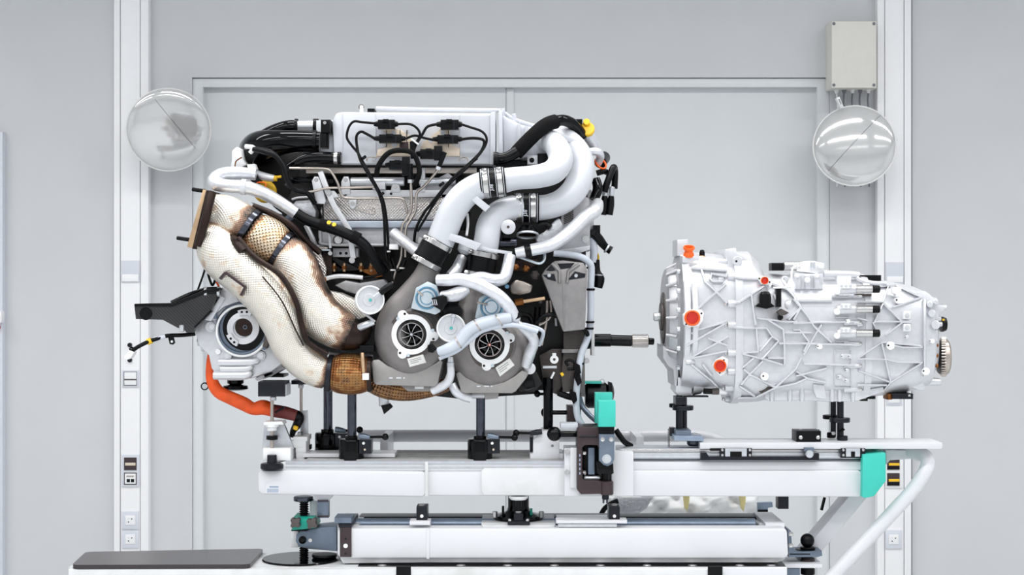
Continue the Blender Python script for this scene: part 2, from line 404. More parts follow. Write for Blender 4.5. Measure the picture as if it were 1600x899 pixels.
box('rocker', 1388.5, 610, 1406, 630, f+.004, f, 'white', t, .8)
# junction box
jb = thing('junction_box', 'beige grey junction box with corner screws above the right mirror', 'box', (1333, 138, WD))
box('body', 1297.5, 33, 1370, 138, WD+.11, WD, 'box_grey', jb, 1.5)
box('lid', 1299.5, 33, 1369, 137.5, WD+.14, WD+.112, 'box_grey', jb, 1.5)
for x in (1303, 1365.5):
    for y in (37, 133): lathe('screw', (x, y, WD+.14), (0, 0, 1), [(0, .6), (2.2, .6), (2.6, 0), (0, 0)], 'groove', jb, 12)
for i, x in enumerate((1307, 1319, 1332, 1344, 1357)):
    g = lathe('cable_gland', (x, 138, WD+.05), (0, 1, 0), [(0, 0), (3.6, 0), (3.6, 4), (2.6, 6), (2.2, 8), (0, 8)], 'white' if i % 2 == 0 else 'groove', jb, 12)
    tube('cable', [(x, 144, WD+.05), (x+(-1 if i else 2), 160, WD+.05), (x+2, 185, WD+.03), (x+1, 230, WD+.02), (x+1, 292, WD+.02)], 'white' if i == 0 else 'groove', g, r=1.4, n=8)
# round mirrors
def mirror(cx, cy, rx, dome_line, label, tilt):
    d = WD+.2; t = thing('convex_mirror', label, 'mirror', (cx, cy+rx, WD))
    ax = (tilt[0], tilt[1], 1); R = rx
    prof = [(0, 13)]+[(R*math.sin(a)*.985, 13*math.cos(a*PI/2/1.5708)) for a in [PI/2*k/12 for k in range(1, 12)]]+[(R*.985, 0), (R*.985, -2), (0, -2)]
    lathe('dome', (cx, cy, d), ax, [(r, h) for r, h in prof], 'mirror', t, 64, 60)
    ring('rim', (cx, cy, d), ax, R, R*.965, 2.6, 'rim', t, 64)
    k = K(d); a = AX(ax); o = P(cx, cy, d); pts = []
    bm = bmesh.new(); prev = None
    for i in range(25):                                # thin dark line lying on the dome
        s = -1+2*i/24; px = dome_line[0]+(dome_line[2]-dome_line[0])*i/24; py = dome_line[1]+(dome_line[3]-dome_line[1])*i/24
        q = P(px, py, d); rel = q-o; rr = min(1, rel.length/(R*.985*k)); h = 13*math.sqrt(max(0, 1-rr*rr))*k
        q = q-a*((q-o).dot(a)); q = q+a*(h+.002)
        sd = Vector((dome_line[3]-dome_line[1], 0, dome_line[2]-dome_line[0])).normalized()*.28*k
        cur = (bm.verts.new(q+sd), bm.verts.new(q-sd), bm.verts.new(q-sd-a*.004), bm.verts.new(q+sd-a*.004))
        if prev:
            for j in range(4): bm.faces.new((prev[j], prev[(j+1) % 4], cur[(j+1) % 4], cur[j]))
        prev = cur
    fin('dome_line', bm, 'groove', t)
    cyl('mount_arm', (cx, cy, d-.01), (cx, cy, WD), 7, 'rim', t, 14)
    return t
m1 = mirror(263.5, 203, 65.5, (239, 150, 311, 239), 'round convex mirror on the left wall beside the trunking', (.25, .22))
m2 = mirror(1335, 228, 64.5, (1376, 181, 1294, 268), 'round convex mirror on the right wall under the junction box', (-.2, -.12))
strip('bracket', [(1309, 152), (1316, 168)], 5.5, WD+.22, WD+.19, 'rim', m2)
strip('bracket_slot', [(1311, 155), (1314.5, 163)], 1, WD+.222, WD+.22, 'groove', m2, 0)
# ---------------------------------------------------------------- trolley: base, lower frame, upper beam
base = thing('base_cart', 'long white base cart along the bottom edge carrying the lower frame', 'cart', (700, 1040, .15))
def Zp(y, d): return P(800, y, d).z
# white deck beam and its side rails (top at the photo's lower edge), castors on the floor
zt = .6825
wbox('gap_shade', (P(560, 0, .3).x, -.318, zt), (P(1226, 0, .3).x, -.08, zt+.001), 'plastic', base)  # black layer on the deck paints the shaded gap under the lower frame
wbox('deck_beam', (P(107, 0, .33).x, -.33, zt-.16), (P(1228, 0, .33).x, -.07, zt), 'paint_worn', base)
for xx in (-1.1, .75):
    for yy in (-.28, -.12):
        wbox('leg', (xx-.04, yy-.04, .16), (xx+.04, yy+.04, zt-.16), 'paint', base)
        px = 800+xx/K(0)
        w_ = lathe('castor_wheel', (800+xx/K(-yy), 449.5+(CAM_H-.08)/K(-yy), -yy), (1, 0, 0), [(0, -14), (36, -14), (40, -10), (40, 10), (36, 14), (0, 14)], 'rubber', base, 24)
        wbox('castor_fork', (xx-.05, yy-.03, .07), (xx-.035, yy+.03, .17), 'steel', base); wbox('castor_fork', (xx+.035, yy-.03, .07), (xx+.05, yy+.03, .17), 'steel', base)
        wbox('castor_plate', (xx-.06, yy-.05, .165), (xx+.06, yy+.05, .18), 'steel', base)
box('side_plate', 107, 890.5, 1130, 930, .36, .33, 'paint_worn', base, 1); box('side_plate', 1130, 888, 1230, 930, .352, .33, 'paint', base, 1)
for x in (619, 1106): box('black_tape', x, 886, x+23, 905, .364, .36, 'plastic', base, .3)
prism('end_taper', [(107, 893), (112, 891), (122, 891), (122, 930), (105, 930)], .35, .1, 'paint', base, .5)
for x in (597, 720, 793, 866, 938, 1011, 1082, 1156, 1205):
    lathe('bolt_head', (x, 886, .3), (0, -1, 0), [(0, 0), (9, 0), (9, 1.2), (6, 3.2), (0, 3.6)], 'steel', base, 14)
tt = lathe('turntable', (470, 875, .2), (0, -1, 0), [(0, 0), (58, 0), (60, 1), (59, 3), (0, 3)], 'gloss_black', base, 48)
lathe('pivot_boss', (507, 866, .2), (0, 1, 0), [(0, 0), (19, 0), (20, 3), (17, 7), (24, 12), (24, 18), (0, 18)], 'rubber', base, 28)
box('end_bracket', 1229, 888.5, 1250, 915, .22, .12, 'blue_steel', base, .8); box('end_tongue', 1226, 882, 1285, 888, .23, .1, 'paint', base, .8)
# black sheet lying on the left end of the cart: a real slab with its thickness
sh = bmesh.new()
zz = zt+.0005
top = [(112, .36), (390, .35), (412, .07), (134, .13)]
def on_level(px, d, z): return Vector(((px-800)*K(d), -d, z))
vv = [sh.verts.new(on_level(x, d, zz+.012)) for x, d in top]; f_ = sh.faces.new(vv)
r_ = bmesh.ops.extrude_face_region(sh, geom=[f_], use_keep_orig=True)
bmesh.ops.translate(sh, verts=[g for g in r_['geom'] if isinstance(g, bmesh.types.BMVert)], vec=(0, 0, -.012))
bmesh.ops.bevel(sh, geom=[e for e in sh.edges if abs(e.verts[0].co.z-e.verts[1].co.z) > .005], offset=.02, segments=4, profile=.5, affect='EDGES')
so = fin('cover_sheet', sh, 'black_sheet', None); tag(so, 'flat dark brown sheet lying on the left end of the base cart', 'sheet')
# lower frame
lf = thing('lower_frame', 'white rectangular tube frame with dark inner tray under the main beam', 'frame', (880, 885, .2))
prism('front_beam', [(527, 830), (531, 826), (1226, 826), (1230, 830), (1232, 868), (1226, 873), (533, 873), (527, 868)], .3, .24, 'paint', lf, 3)
prism('bottom_lip', [(531, 872), (1228, 872), (1222, 877), (1214, 879.5), (664, 879.5), (536, 881)], .285, .2, 'paint_worn', lf, 1)
box('joint_band', 666, 826, 671, 874, .303, .2, 'paint', lf, .8)
box('rear_beam', 560, 808, 1190, 840, .06, -.02, 'gunmetal', lf, 2)
cyl('inner_tube', (548, 819, .16), (1180, 819, .16), 8.5, 'tray', lf, 20)
box('side_member', 527, 822, 560, 868, .24, .0, 'paint', lf, 1); box('side_member', 1196, 818, 1226, 866, .24, .0, 'paint', lf, 1)
cyl('corner_rod', (1190, 822, .2), (1176, 812, -.05), 4, 'white', lf, 12)
box('end_plate', 531, 825, 549, 871, .306, .3, 'anodised', lf, .6); box('end_cap', 522.5, 809.5, 549, 818, .31, .22, 'blue_steel', lf, .8); box('end_cap_lip', 529, 818, 549, 825, .306, .1, 'gunmetal', lf, .4)
lathe('locating_pin', (540, 853.5, .306), (0, 0, 1), [(0, 0), (3.6, 0), (3.2, 2), (0, 2)], 'white', lf, 16)
for y in (842, 865): lathe('screw_hole', (540, y, .306), (0, 0, 1), [(0, 0), (2, 0), (2, .4), (0, .4)], 'gunmetal', lf, 12)
# blue arm to the jack
a_ = prism('jack_arm', [(463, 836), (469, 830), (500, 825), (526, 823), (526, 862), (480, 858), (467, 855), (462, 846)], .24, .14, 'blue_steel', lf, 1.2)
lathe('pin', (473, 844, .24), (0, 0, 1), [(0, 0), (6, 0), (6, 3), (3, 5), (0, 5)], 'rubber', a_, 18); lathe('pin_head', (485, 844.5, .24), (0, 0, 1), [(0, 0), (3.6, 0), (3, 2), (0, 2)], 'steel', a_, 14)
box('white_block', 455, 830, 466, 856, .2, .12, 'white', lf, .6)
prism('top_plate', [(756, 826), (752, 821), (868, 821), (864, 826)], .27, .05, 'paint_worn', lf, 1)
box('mount_tray', 640, 815, 672, 821, .3, .24, 'paint', lf, 1); box('mount_tray', 869, 813.5, 980, 818.5, .3, .24, 'paint', lf, 1); box('rough_edge', 872, 819, 964, 824, .29, .1, 'sleeve', lf, .4)
for x in (659, 960):
    b_ = box('stop_block', x-8.5, 793, x+8.5, 814.5, .28, .2, 'gunmetal', lf, .8)
    cyl('cap_screw', (x, 793, .24), (x, 787.5, .24), 5, 'steel', b_, 14); lathe('set_screw', (x, 807, .28), (0, 0, 1), [(0, 0), (2.8, 0), (2.4, 1.5), (0, 1.5)], 'white', b_, 12)
# lift column
lc = thing('lift_column', 'black flanged lift column between the white beam and lower frame', 'column', (810, 818, .13))
lathe('column_body', (810, 811.5, .14), (0, -1, 0), [(0, 0), (39, 0), (40, 3), (39, 7), (24, 10), (18, 14), (16.5, 20), (16.5, 43), (0, 43)], 'gloss_black', lc, 40)
for x in (773.5, 846): cyl('flange_bolt', (x, 809, .19), (x, 799, .19), 4.2, 'steel', lc, 6)
box('front_block', 803, 803.5, 817.5, 815, .27, .2, 'gunmetal', lc, .8); box('foot_block', 793, 815, 828, 820, .275, .2, 'gunmetal', lc, .6)
cyl('plunger', (810, 803, .235), (810, 782, .235), 4.2, 'gloss_black', lc, 14); lathe('plunger_tip', (810, 803, .24), (0, -1, 0), [(0, 0), (5, 0), (5, 4), (0, 4)], 'steel', lc, 14)
for x in (796.5, 824): lathe('screw', (x, 813, .265), (0, 0, 1), [(0, 0), (2.6, 0), (2.2, 3), (0, 3)], 'steel', lc, 12)
lathe('collar', (810, 781, .24), (0, -1, 0), [(0, 0), (12, 0), (15, 3), (15, 6), (0, 6)], 'white', lc, 24)
box('lever', 784, 792, 788, 806, .18, .16, 'plastic', lc, .5); box('green_tab', 828, 796, 832, 806, .18, .16, 'turq_dark', lc, .5)
# jack screw
js = thing('jack_screw', 'black threaded jack screw with turquoise hub and two star knobs', 'jack', (475, 899, .2))
prof = [(0, 0)]
for i in range(25): prof += [(7.4, i*3.6), (7.4, i*3.6+1), (5.8, i*3.6+2), (5.8, i*3.6+2.8)]
prof += [(0, 92)]
lathe('threaded_rod', (475, 872, .2), (0, -1, 0), prof, 'rubber', js, 18)
gear = bmesh.new()
lathe('knurled_head', (474, 783, .2), (0, -1, 0), [(0, 0), (15, 0), (15.5, 1), (15.5, 6), (14, 7), (0, 7)], 'steel_dark', js, 14)
prism('hub', [(456, 811), (490, 811), (493, 826), (472, 828), (456, 829)], .27, .14, 'turq_dark', js, 1.2); box('hub_base', 455, 828.5, 480, 830.5, .25, .15, 'plastic', js, .3)
def star(name, cx, cy, r, d, m, par, n=4, a0=.78, k=.62, th=.012):
    pts = []
    for i in range(n*8):
        a = a0+2*PI*i/(n*8); pts.append((cx+r*(k+(1-k)*abs(math.cos(n*(a-a0)/2))**1.6)*math.cos(a), cy+r*(k+(1-k)*abs(math.cos(n*(a-a0)/2))**1.6)*math.sin(a)))
    return prism(name, pts, d, d-th, m, par, .8)
star('star_knob', 461, 818, 9.2, .3, 'iron', js, th=.03); star('star_knob', 487, 819, 9.6, .3, 'iron', js, a0=.6, th=.03)
for x in (465, 487): cyl('stud', (x, 811, .18), (x, 805.5, .18), 2.2, 'steel', js, 10)
# right end: ball-headed lever bracket
rb = thing('ball_lever', 'blue steel angle bracket with black ball knob on the lower frame end', 'lever', (1261, 888, .2))
prism('angle_bracket', [(1231, 828), (1236, 830), (1238, 858), (1243, 863), (1284, 861), (1285, 869), (1278, 871), (1232, 871)], .21, .12, 'blue_steel', rb, .8)
lathe('ball_knob', (1261.5, 845, .17), (0, 1, 0), [(11*math.sin(PI*i/12), -11*math.cos(PI*i/12)) for i in range(12)]+[(5, 10.5), (5, 16), (0, 16)], 'rubber', rb, 24)
for y, r, h in ((855, 12, 3), (858, 19, 4), (872, 11, 6), (877, 19, 4), (888, 11, 10)): lathe('disc', (1262, y, .17), (0, 1, 0), [(0, 0), (r-1, 0), (r, 1), (r, h-1), (r-1, h), (0, h)], 'rubber' if y != 872 else 'anodised', rb, 28)
for y in (835, 853): cyl('hex_bolt', (1232, y, .22), (1239, y, .22), 3.6, 'steel', rb, 6)
box('lettering_strip', 1234, 865.5, 1266, 867.5, .2115, .21, 'gunmetal', rb, 0)
# hanging plates and film parcel behind the lower frame
hb = thing('hanger_bracket', 'blue grey sheet bracket hanging under the right half of the beam', 'bracket', (1200, 812, -.15))
prism('sheet', [(1184, 786), (1207, 785.5), (1208, 793), (1200, 794), (1200, 808), (1184, 808)], -.15, -.17, 'tray', hb, .6); box('dark_band', 1184, 797, 1200, 803, -.147, -.15, 'plastic', hb, .3)
bx_ = box('sensor_block', 1216, 776, 1232.5, 796, .1, .05, 'gunmetal', None, 1.2); tag(bx_, 'small dark block under the beam right of the hanger bracket', 'block')
st_ = strip('strap_end', [(1289, 778), (1284, 798)], 4, .05, .04, 'plastic', None, .4); tag(st_, 'short black strap end hanging near the sloping brace', 'strap')
lb = thing('latch_plate', 'blue steel latch plate hanging in white clip beside the jack screw', 'latch', (505, 811, .22))
box('plate', 496, 782, 513, 810, .24, .2, 'blue_steel', lb, .8); prism('clip', [(489, 773), (520, 773), (517, 779), (514, 783), (491, 783)], .235, .15, 'paint', lb, .6); box('plate_foot', 496, 806.5, 513, 808.5, .243, .24, 'anodised', lb, 0); box('plate_head', 496, 782.5, 513, 784.5, .243, .24, 'anodised', lb, 0)
box('clip_back', 484, 782, 495, 811, .2, .17, 'paint', lb, .6)
# crumpled film parcel
fb = bmesh.new(); G = []
for i in range(61):
    row = []
    for j in range(17):
        x = 950+i*235/60; y = 770+j*46/16; u, v = i/60, j/16
        a = .03*math.sin(u*9+v*3)+.02*abs(math.sin(u*17-v*5))+.012*math.sin(u*31+v*11)+.05*math.sin(PI*v)
        row.append(fb.verts.new(P(x, y+2*math.sin(u*13), -.36+a)))
    G.append(row)
for i in range(60):
    for j in range(16): fb.faces.new((G[i][j], G[i+1][j], G[i+1][j+1], G[i][j+1]))
r_ = bmesh.ops.extrude_face_region(fb, geom=list(fb.faces), use_keep_orig=True)
bmesh.ops.translate(fb, verts=[g for g in r_['geom'] if isinstance(g, bmesh.types.BMVert)], vec=(0, .1, 0))
pk = thing('film_parcel', 'crumpled white plastic film parcel with yellow tape behind the lower frame', 'parcel', (1068, 816, -.36))
fin('film_wrap', fb, 'white', pk, 60)
for x in (1072, 1160): prism('yellow_tape', [(x-5, 772), (x+6, 772), (x+5, 785), (x+2, 800), (x-2, 795)], -.255, -.27, 'band_yellow', pk, .2)
tube('black_band', [(936, 812, -.25), (944, 796, -.25), (956, 787, -.25), (966, 783, -.25)], 'plastic', pk, r=4)
prism('grey_corner', [(950, 790), (960, 779), (1020, 778), (1010, 795), (985, 812), (955, 812)], -.25, -.27, 'foil_sleeve', pk, .5)

# ---------------------------------------------------------------- upper beam
ub = thing('support_beam', 'long white box beam carrying the engine and the gearbox', 'beam', (870, 776, .13))
prism('beam_sleeve', [(403, 740), (407, 735), (660, 737), (667, 741), (667, 770), (661, 777), (410, 773), (403, 768)], .275, .0, 'paint', ub, 3)
prism('main_beam', [(660, 738), (664, 735), (1342, 735), (1349, 741), (1349, 770), (1343, 777), (664, 775), (660, 771)], .265, .0, 'paint', ub, 3)
prism('top_profile', [(440, 723), (446, 721), (888, 721), (888, 736), (408, 736), (410, 731)], .268, .0, 'paint', ub, 1.2)
box('profile_lip', 446, 720.5, 888, 725, .272, .25, 'alu_brushed', ub, .5); box('profile_lip', 446, 729, 888, 732, .271, .25, 'alu_brushed', ub, .5)
box('deck_plate', 478, 718.5, 885, 722, .262, -.02, 'deck', ub, .4)
box('weld_joint', 664, 722, 669, 776, .279, .2, 'paint_worn', ub, .8)
prism('patch_plate', [(752, 736), (756, 732), (902, 732), (902, 774), (757, 774), (752, 768)], .275, .26, 'paint_worn', ub, .8)
box('deck_strip', 473, 709, 617, 715, .22, .12, 'paint', ub, .8)
prism('upper_profile', [(965, 701), (1349, 701), (1349, 736), (965, 736)], .255, .15, 'alu_brushed', ub, .6)
for y0, y1, m in ((703, 706, 'steel'), (708.5, 716, 'alu'), (718.5, 720, 'gunmetal'), (722, 735, 'paint')): box('rail_step', 966, y0, 1349, y1, .262, .255, m, ub, .4)
box('barcode_card', 415, 752, 437, 771, .2755, .275, 'paint', ub, 0)
for i in range(9): box('barcode_bar', 417.5+i*2, 764, 418.7+i*2, 770, .276, .2755, 'print', ub, 0)
box('barcode_text', 421, 760, 435, 762.5, .276, .2755, 'print', ub, 0); box('barcode_text', 414, 756.5, 436, 757.5, .276, .2755, 'plate_grey', ub, 0)
# far handrail, near handle loop, brace
tube('far_handrail', [(560, 681.5), (1000, 681.5), (1075, 681.5), (1110, 686), (1135, 697)], 'paint', ub, r=9.5, d=-.25, n=16)
for x in (600, 1000): box('rail_bracket', x-6, 684, x+6, 730, -.0, -.25, 'paint', ub, .8)
tube('handle_tube', [(1330, 712, .12), (1400, 708, .12), (1428, 707, .16), (1446, 714, .2), (1448, 732, .22), (1428, 764, .22), (1390, 806, .22), (1330, 870, .22), (1296, 906, .22)], 'paint', ub, r=11, n=20)
prism('handle_gusset', [(1384, 704), (1438, 704), (1436, 722), (1412, 712), (1400, 710), (1385, 726)], .16, .12, 'paint', ub, .6)
strip('square_brace', [(1345, 772), (1315, 808), (1250, 886)], 23, .14, .04, 'paint', ub, 1.5)
prism('end_cap', [(1348, 711), (1384, 708.5), (1384.5, 752), (1366, 776), (1352, 779), (1347, 777)], .29, .0, 'turquoise', ub, 1.5)
prism('cap_rear', [(1366, 703), (1380, 705), (1384, 709), (1360, 711)], .2, .1, 'turq_dark', ub, .5)
# slide carriage with plate
sc_ = thing('slide_carriage', 'white sliding plate on rail blocks under the gearbox', 'slide', (1280, 718, .2))
prism('slide_plate', [(1094, 692), (1472, 692), (1473, 696), (1472, 701), (1469, 702), (1094, 702)], .27, .13, 'paint', sc_, .8)
def rblock(x0, x1):
    b_ = box('rail_block', x0, 701, x1, 716, .275, .2, 'gunmetal', sc_, .6)
    box('block_body', x0+8, 701.5, x1-8, 714, .282, .275, 'alu', b_, .6); box('block_window', x0+16, 706, x1-16, 714, .2845, .282, 'plastic', b_, 0)
    for x in (x0+3.5, x1-3.5):
        for y in (703.5, 711.5): lathe('screw', (x, y, .275), (0, 0, 1), [(0, 0), (2.4, 0), (2, 2), (0, 2)], 'steel', b_, 10)
rblock(1125, 1175); rblock(1314, 1352)
box('scraper', 1110, 701, 1126, 705, .274, .2, 'plastic', sc_, .3)
prism('guard_strip', [(1095, 708), (1104, 708), (1108, 714), (1262, 714), (1275, 709), (1280, 709), (1280, 720), (1095, 720)], .285, .266, 'gunmetal', sc_, .6)
lathe('lock_knob', (1264.5, 709.5, .285), (0, 0, 1), [(0, 0), (6.2, 0), (6.2, 4), (5, 5.5), (0, 5.8)], 'alu', sc_, 20); box('knob_mount', 1257, 700, 1272, 706, .284, .2, 'blue_steel', sc_, .5)
bb = box('stop_bracket', 1244.5, 674, 1283, 692, .25, .17, 'plastic', sc_, .8)
for x in (1251, 1278): lathe('button_screw', (x, 684, .25), (0, 0, 1), [(0, 0), (3.4, 0), (3, 1.6), (1.2, 2.4), (0, 2)], 'steel', bb, 14); cyl('top_screw', (x, 674, .21), (x, 671, .21), 2.6, 'steel', bb, 10)
# ---------------------------------------------------------------- posts under the engine
def post(x, top, bot, d, label, ball, flip=1):
    t = thing('support_post', label, 'post', (x, bot, d)); dz = bot-719
    cyl('shaft', (x, bot-25, d), (x, top, d), 7.2, 'steel_dark', t, 24, .5)
    lathe('base_collar', (x-1, bot, d), (0, -1, 0), [(0, 0), (19, 0), (19.5, 1), (19.5, 30), (18, 33), (10, 34), (10, 38), (7, 38.5), (0, 38.5)], 'gloss_black', t, 36)
    c_ = box('clamp_block', x+11, bot-31, x+30, bot-10, d+.03, d-.03, 'gunmetal', t, .8)
    box('clamp_slit', x+16, bot-29, x+17, bot-11, d+.031, d+.03, 'plastic', c_, 0)
    lathe('clamp_screw', (x+18, bot-26, d+.03), (0, 0, 1), [(0, 0), (2.4, 0), (2, 1.5), (0, 1.5)], 'white', c_, 10); lathe('clamp_pin', (x+20, bot-16, d+.03), (0, 0, 1), [(0, 0), (1.8, 0), (1.4, 1), (0, 1)], 'tan', c_, 10)
    if ball:
        h_ = tube('lever_grip', [(x+11*flip, bot-38, d+.03, 4), (x+17*flip, bot-37, d+.03, 4.6), (x+28*flip, bot-35, d+.03, 3)], 'blue_steel', t, n=12, sub=2)
        cyl('lever_rod', (x+26*flip, bot-35.5, d+.03), (ball[0]-4*flip, ball[1], d+.03), 2, 'gloss_black', h_, 10)
        lathe('lever_ball', (ball[0], ball[1], d+.03), (0, 1, 0), [(5.4*math.sin(PI*i/10), -5.4*math.cos(PI*i/10)) for i in range(11)], 'gloss_black', h_, 18)
    return t
post(550, 608, 719, .23, 'black steel support post under the copper braided exhaust section', (602, 683))
post(512.5, 596, 709, .07, 'black steel support post half hidden, leftmost under the exhaust', (562, 672))
post(751, 616, 719, .23, 'black steel support post under the right turbocharger', (804, 684))
t = thing('support_post', 'black steel post standing in a pale angled block by the clamp', 'post', (853, 718, .17))
cyl('shaft', (856.5, 680, .17), (856.5, 590, .17), 7.6, 'gloss_black', t, 24, .5)
prism('angled_block', [(829, 718), (829, 710), (833, 708), (833, 688), (848, 674), (874, 674), (874, 715), (872, 718)], .24, .1, 'paint', t, 1); box('block_foot', 828, 709, 880, 719, .235, .1, 'paint', t, .6)
box('rear_block', 828, 684, 833, 708, .2, .1, 'gunmetal', t, .5); lathe('slot_mark', (863, 697, .24), (0, 0, 1), [(0, 0), (2.2, 0), (2.2, .3), (0, .3)], 'groove', t, 10)
tube('lever_grip', [(847, 675, .25, 4), (838, 676, .25, 4.6), (828, 678, .25, 3)], 'gunmetal', t, n=12, sub=2); cyl('lever_rod', (830, 677.5, .25), (810, 677, .25), 2, 'gloss_black', t, 10)
lathe('lever_ball', (806.5, 677, .25), (0, 1, 0), [(5.4*math.sin(PI*i/10), -5.4*math.cos(PI*i/10)) for i in range(11)], 'gloss_black', t, 18)
lathe('lever_ball', (839.5, 616, .12), (0, 1, 0), [(5.2*math.sin(PI*i/10), -5.2*math.cos(PI*i/10)) for i in range(11)], 'gloss_black', t, 18); cyl('lever_rod', (843, 616, .12), (856, 616, .14), 2.2, 'gloss_black', t, 10)
# ---------------------------------------------------------------- clamp fixture with turquoise pads
cf = thing('clamp_fixture', 'dark brown clamp fixture with two turquoise pads at mid beam', 'clamp', (932, 788, .3))
box('mount_plate', 882, 701, 905, 776, .3, .2, 'paint', cf, 1); box('mount_plate', 955, 706, 990, 776, .295, .26, 'paint', cf, 2); box('slim_plate', 891, 700, 901, 763, .308, .3, 'paint', cf, .8); box('top_fitting', 876, 663, 903, 672, .28, .2, 'plate_grey', cf, 1)
for y in (706, 738): tube('plate_screw', [(886, y, .3), (886, y, .312)], 'steel', cf, r=4, n=10, sub=1)
prism('c_frame', [(902, 671), (906, 668), (936, 668), (958, 672), (958, 699), (934, 699), (934, 696), (914, 696), (910, 700), (910, 748), (914, 752), (934, 752), (958, 754), (957, 772), (908, 773), (902, 766)], .33, .2, 'anodised', cf, 1)
box('frame_ridge', 905, 682, 934, 684, .334, .33, 'gunmetal', cf, .3)
box('dark_core', 911, 697, 936, 751, .28, .22, 'plastic', cf, .4); box('inner_jaw', 919, 700, 929, 742, .31, .28, 'blue_steel', cf, .6)
cyl('cross_pin', (912, 747, .3), (938, 747, .3), 3.4, 'alu', cf, 12)
for y in (708, 739): cyl('jaw_screw', (910, y, .31), (916, y, .31), 3.6, 'steel', cf, 10)
prism('front_flap', [(936, 679), (960, 679), (960, 718), (957, 725), (950, 729), (943, 727), (936, 720)], .36, .335, 'blue_steel', cf, 1)
for x in (941.5, 955): lathe('flap_screw', (x, 687, .36), (0, 0, 1), [(0, 0), (4, 0), (3.6, 1.6), (1.5, 2), (0, 1.2)], 'steel', cf, 16)
bolt(948, 717.5, .36, 5.6, 'alu', cf, 'pivot_bolt')
prism('lower_jaw', [(933, 722), (958, 724), (959, 740), (955, 742), (934, 741)], .345, .25, 'gloss_black', cf, 1); cyl('jaw_stem', (946, 740, .3), (946, 756, .3), 6.5, 'gloss_black', cf, 16)
cyl('spindle_sleeve', (948, 752, .32), (948, 773, .32), 10.5, 'anodised', cf, 24)
cyl('spindle_tip', (946, 773, .3), (946, 781, .3), 5.5, 'gunmetal', cf, 14)
for x in (943, 948.5): cyl('tip_pin', (x, 780, .3), (x, 787, .3), 1.6, 'steel_dark', cf, 8)
box('pad_holder', 936, 665, 960, 681, .345, .3, 'gloss_black', cf, .6)
box('turquoise_pad', 930, 614.5, 957, 662, .25, .2, 'turquoise', cf, 1.5); box('turquoise_pad', 935, 627, 962, 667.5, .36, .31, 'turquoise', cf, 1.5)
cyl('ball_rod', (905, 678.5, .29), (874, 678.5, .3), 5, 'gloss_black', cf, 16)
lathe('ball_handle', (866, 678.5, .3), (1, 0, 0), [(11.5*math.sin(PI*i/14), -11.5*math.cos(PI*i/14)) for i in range(15)], 'gloss_black', cf, 28)
cyl('rear_rod', (890, 645, .1), (862, 645, .1), 3.5, 'gloss_black', cf, 14); lathe('rear_ball', (853, 645, .1), (1, 0, 0), [(8*math.sin(PI*i/12), -8*math.cos(PI*i/12)) for i in range(13)], 'gloss_black', cf, 20)
box('rear_housing', 886, 636, 908, 664, .12, .02, 'anodised', cf, .8)
for i in range(5): box('engraved_mark', 905, 710+i*7, 907, 714+i*7, .3305, .33, 'print', cf, 0)
tube('black_hose', [(962, 672, .2), (975, 690, .2), (986, 697, .18)], 'rubber', cf, r=4.5)
# ---------------------------------------------------------------- levelling bracket at the left end
lv = thing('levelling_bracket', 'levelling bracket with dark square pad on a threaded rod, left beam end', 'bracket', (435, 734, .2))
box('pad', 403, 597, 445, 620, .3, .2, 'gunmetal', lv, .6); box('pad_side', 445, 601, 447.5, 619, .29, .2, 'plate_grey', lv, .3)
cyl('pad_stem', (427, 620, .25), (427, 626, .25), 5, 'alu', lv, 12); cyl('rod', (425, 624, .25), (425, 714, .25), 2.8, 'steel_line', lv, 14, .4)
lathe('nut', (425, 661, .25), (0, 1, 0), [(0, 0), (11, 0), (11, 6), (7.5, 7), (7.5, 12), (0, 12)], 'white', lv, 20); lathe('lock_nut', (425, 681, .25), (0, 1, 0), [(0, 0), (9, 0), (9, 6), (5, 7), (0, 7)], 'rubber', lv, 16)
prism('bent_sheet', [(413, 662), (443, 661), (459, 702), (409, 702)], .22, .2, 'alu_brushed', lv, .6); prism('sheet_flange', [(412, 660), (441, 659), (443, 664), (412, 665)], .27, .2, 'white', lv, .5)
box('white_block', 411, 701, 454, 720, .26, .14, 'white', lv, 1)
kn = lathe('hand_knob', (425, 711, .27), (0, 1, 0), [(0, 0), (7, 0), (7.5, 1), (8, 12), (16, 13), (18, 15), (18, 21), (15, 24), (0, 24)], 'gunmetal', lv, 24)
s2 = thing('levelling_bracket', 'stacked white blocks with bent steel sheet beside the orange cable end', 'bracket', (470, 720, .12))
prism('bent_sheet', [(469, 643), (480, 642), (481, 686), (478, 690), (469, 690)], .1, .08, 'alu', s2, .5)
for a, b, c, e in ((458, 683, 480, 690), (455, 689, 478, 700), (462, 700, 478, 708), (463, 708, 476, 720)): box('white_block', a, b, c, e, .2, .1, 'white', s2, .6)
cyl('hex_bolt', (469, 684, .16), (469, 675, .16), 5, 'steel', s2, 6); box('small_stop', 480, 696, 485, 703, .12, .08, 'plastic', s2, .4)
cyl('rod', (470.5, 643, .1), (470.5, 604, .1), 2.4, 'steel_line', s2, 12, .3); box('pad', 455, 595, 481, 601, .15, .05, 'gunmetal', s2, .5); cyl('pad_nut', (470, 601, .1), (470, 607, .1), 4.5, 'white', s2, 10)
# ---------------------------------------------------------------- engine
en = thing('engine', 'large twin turbo engine with white charge pipes and golden exhaust on posts', 'engine', (680, 625, .1))
def T(name, pts, m, r=4, d=.2, par=None, **k): return tube(name, pts, m, par or en, r=r, d=d, **k)
def B(name, a, b, c, e, d0, d1, m, par=None, bev=.8): return box(name, a, b, c, e, d0, d1, m, par or en, bev)
def PR(name, pts, d0, d1, m, par=None, bev=.8, **k): return prism(name, pts, d0, d1, m, par or en, bev, **k)
def Bo(x, y, d, r=3, m='steel', par=None): return bolt(x, y, d, r, m, par or en)
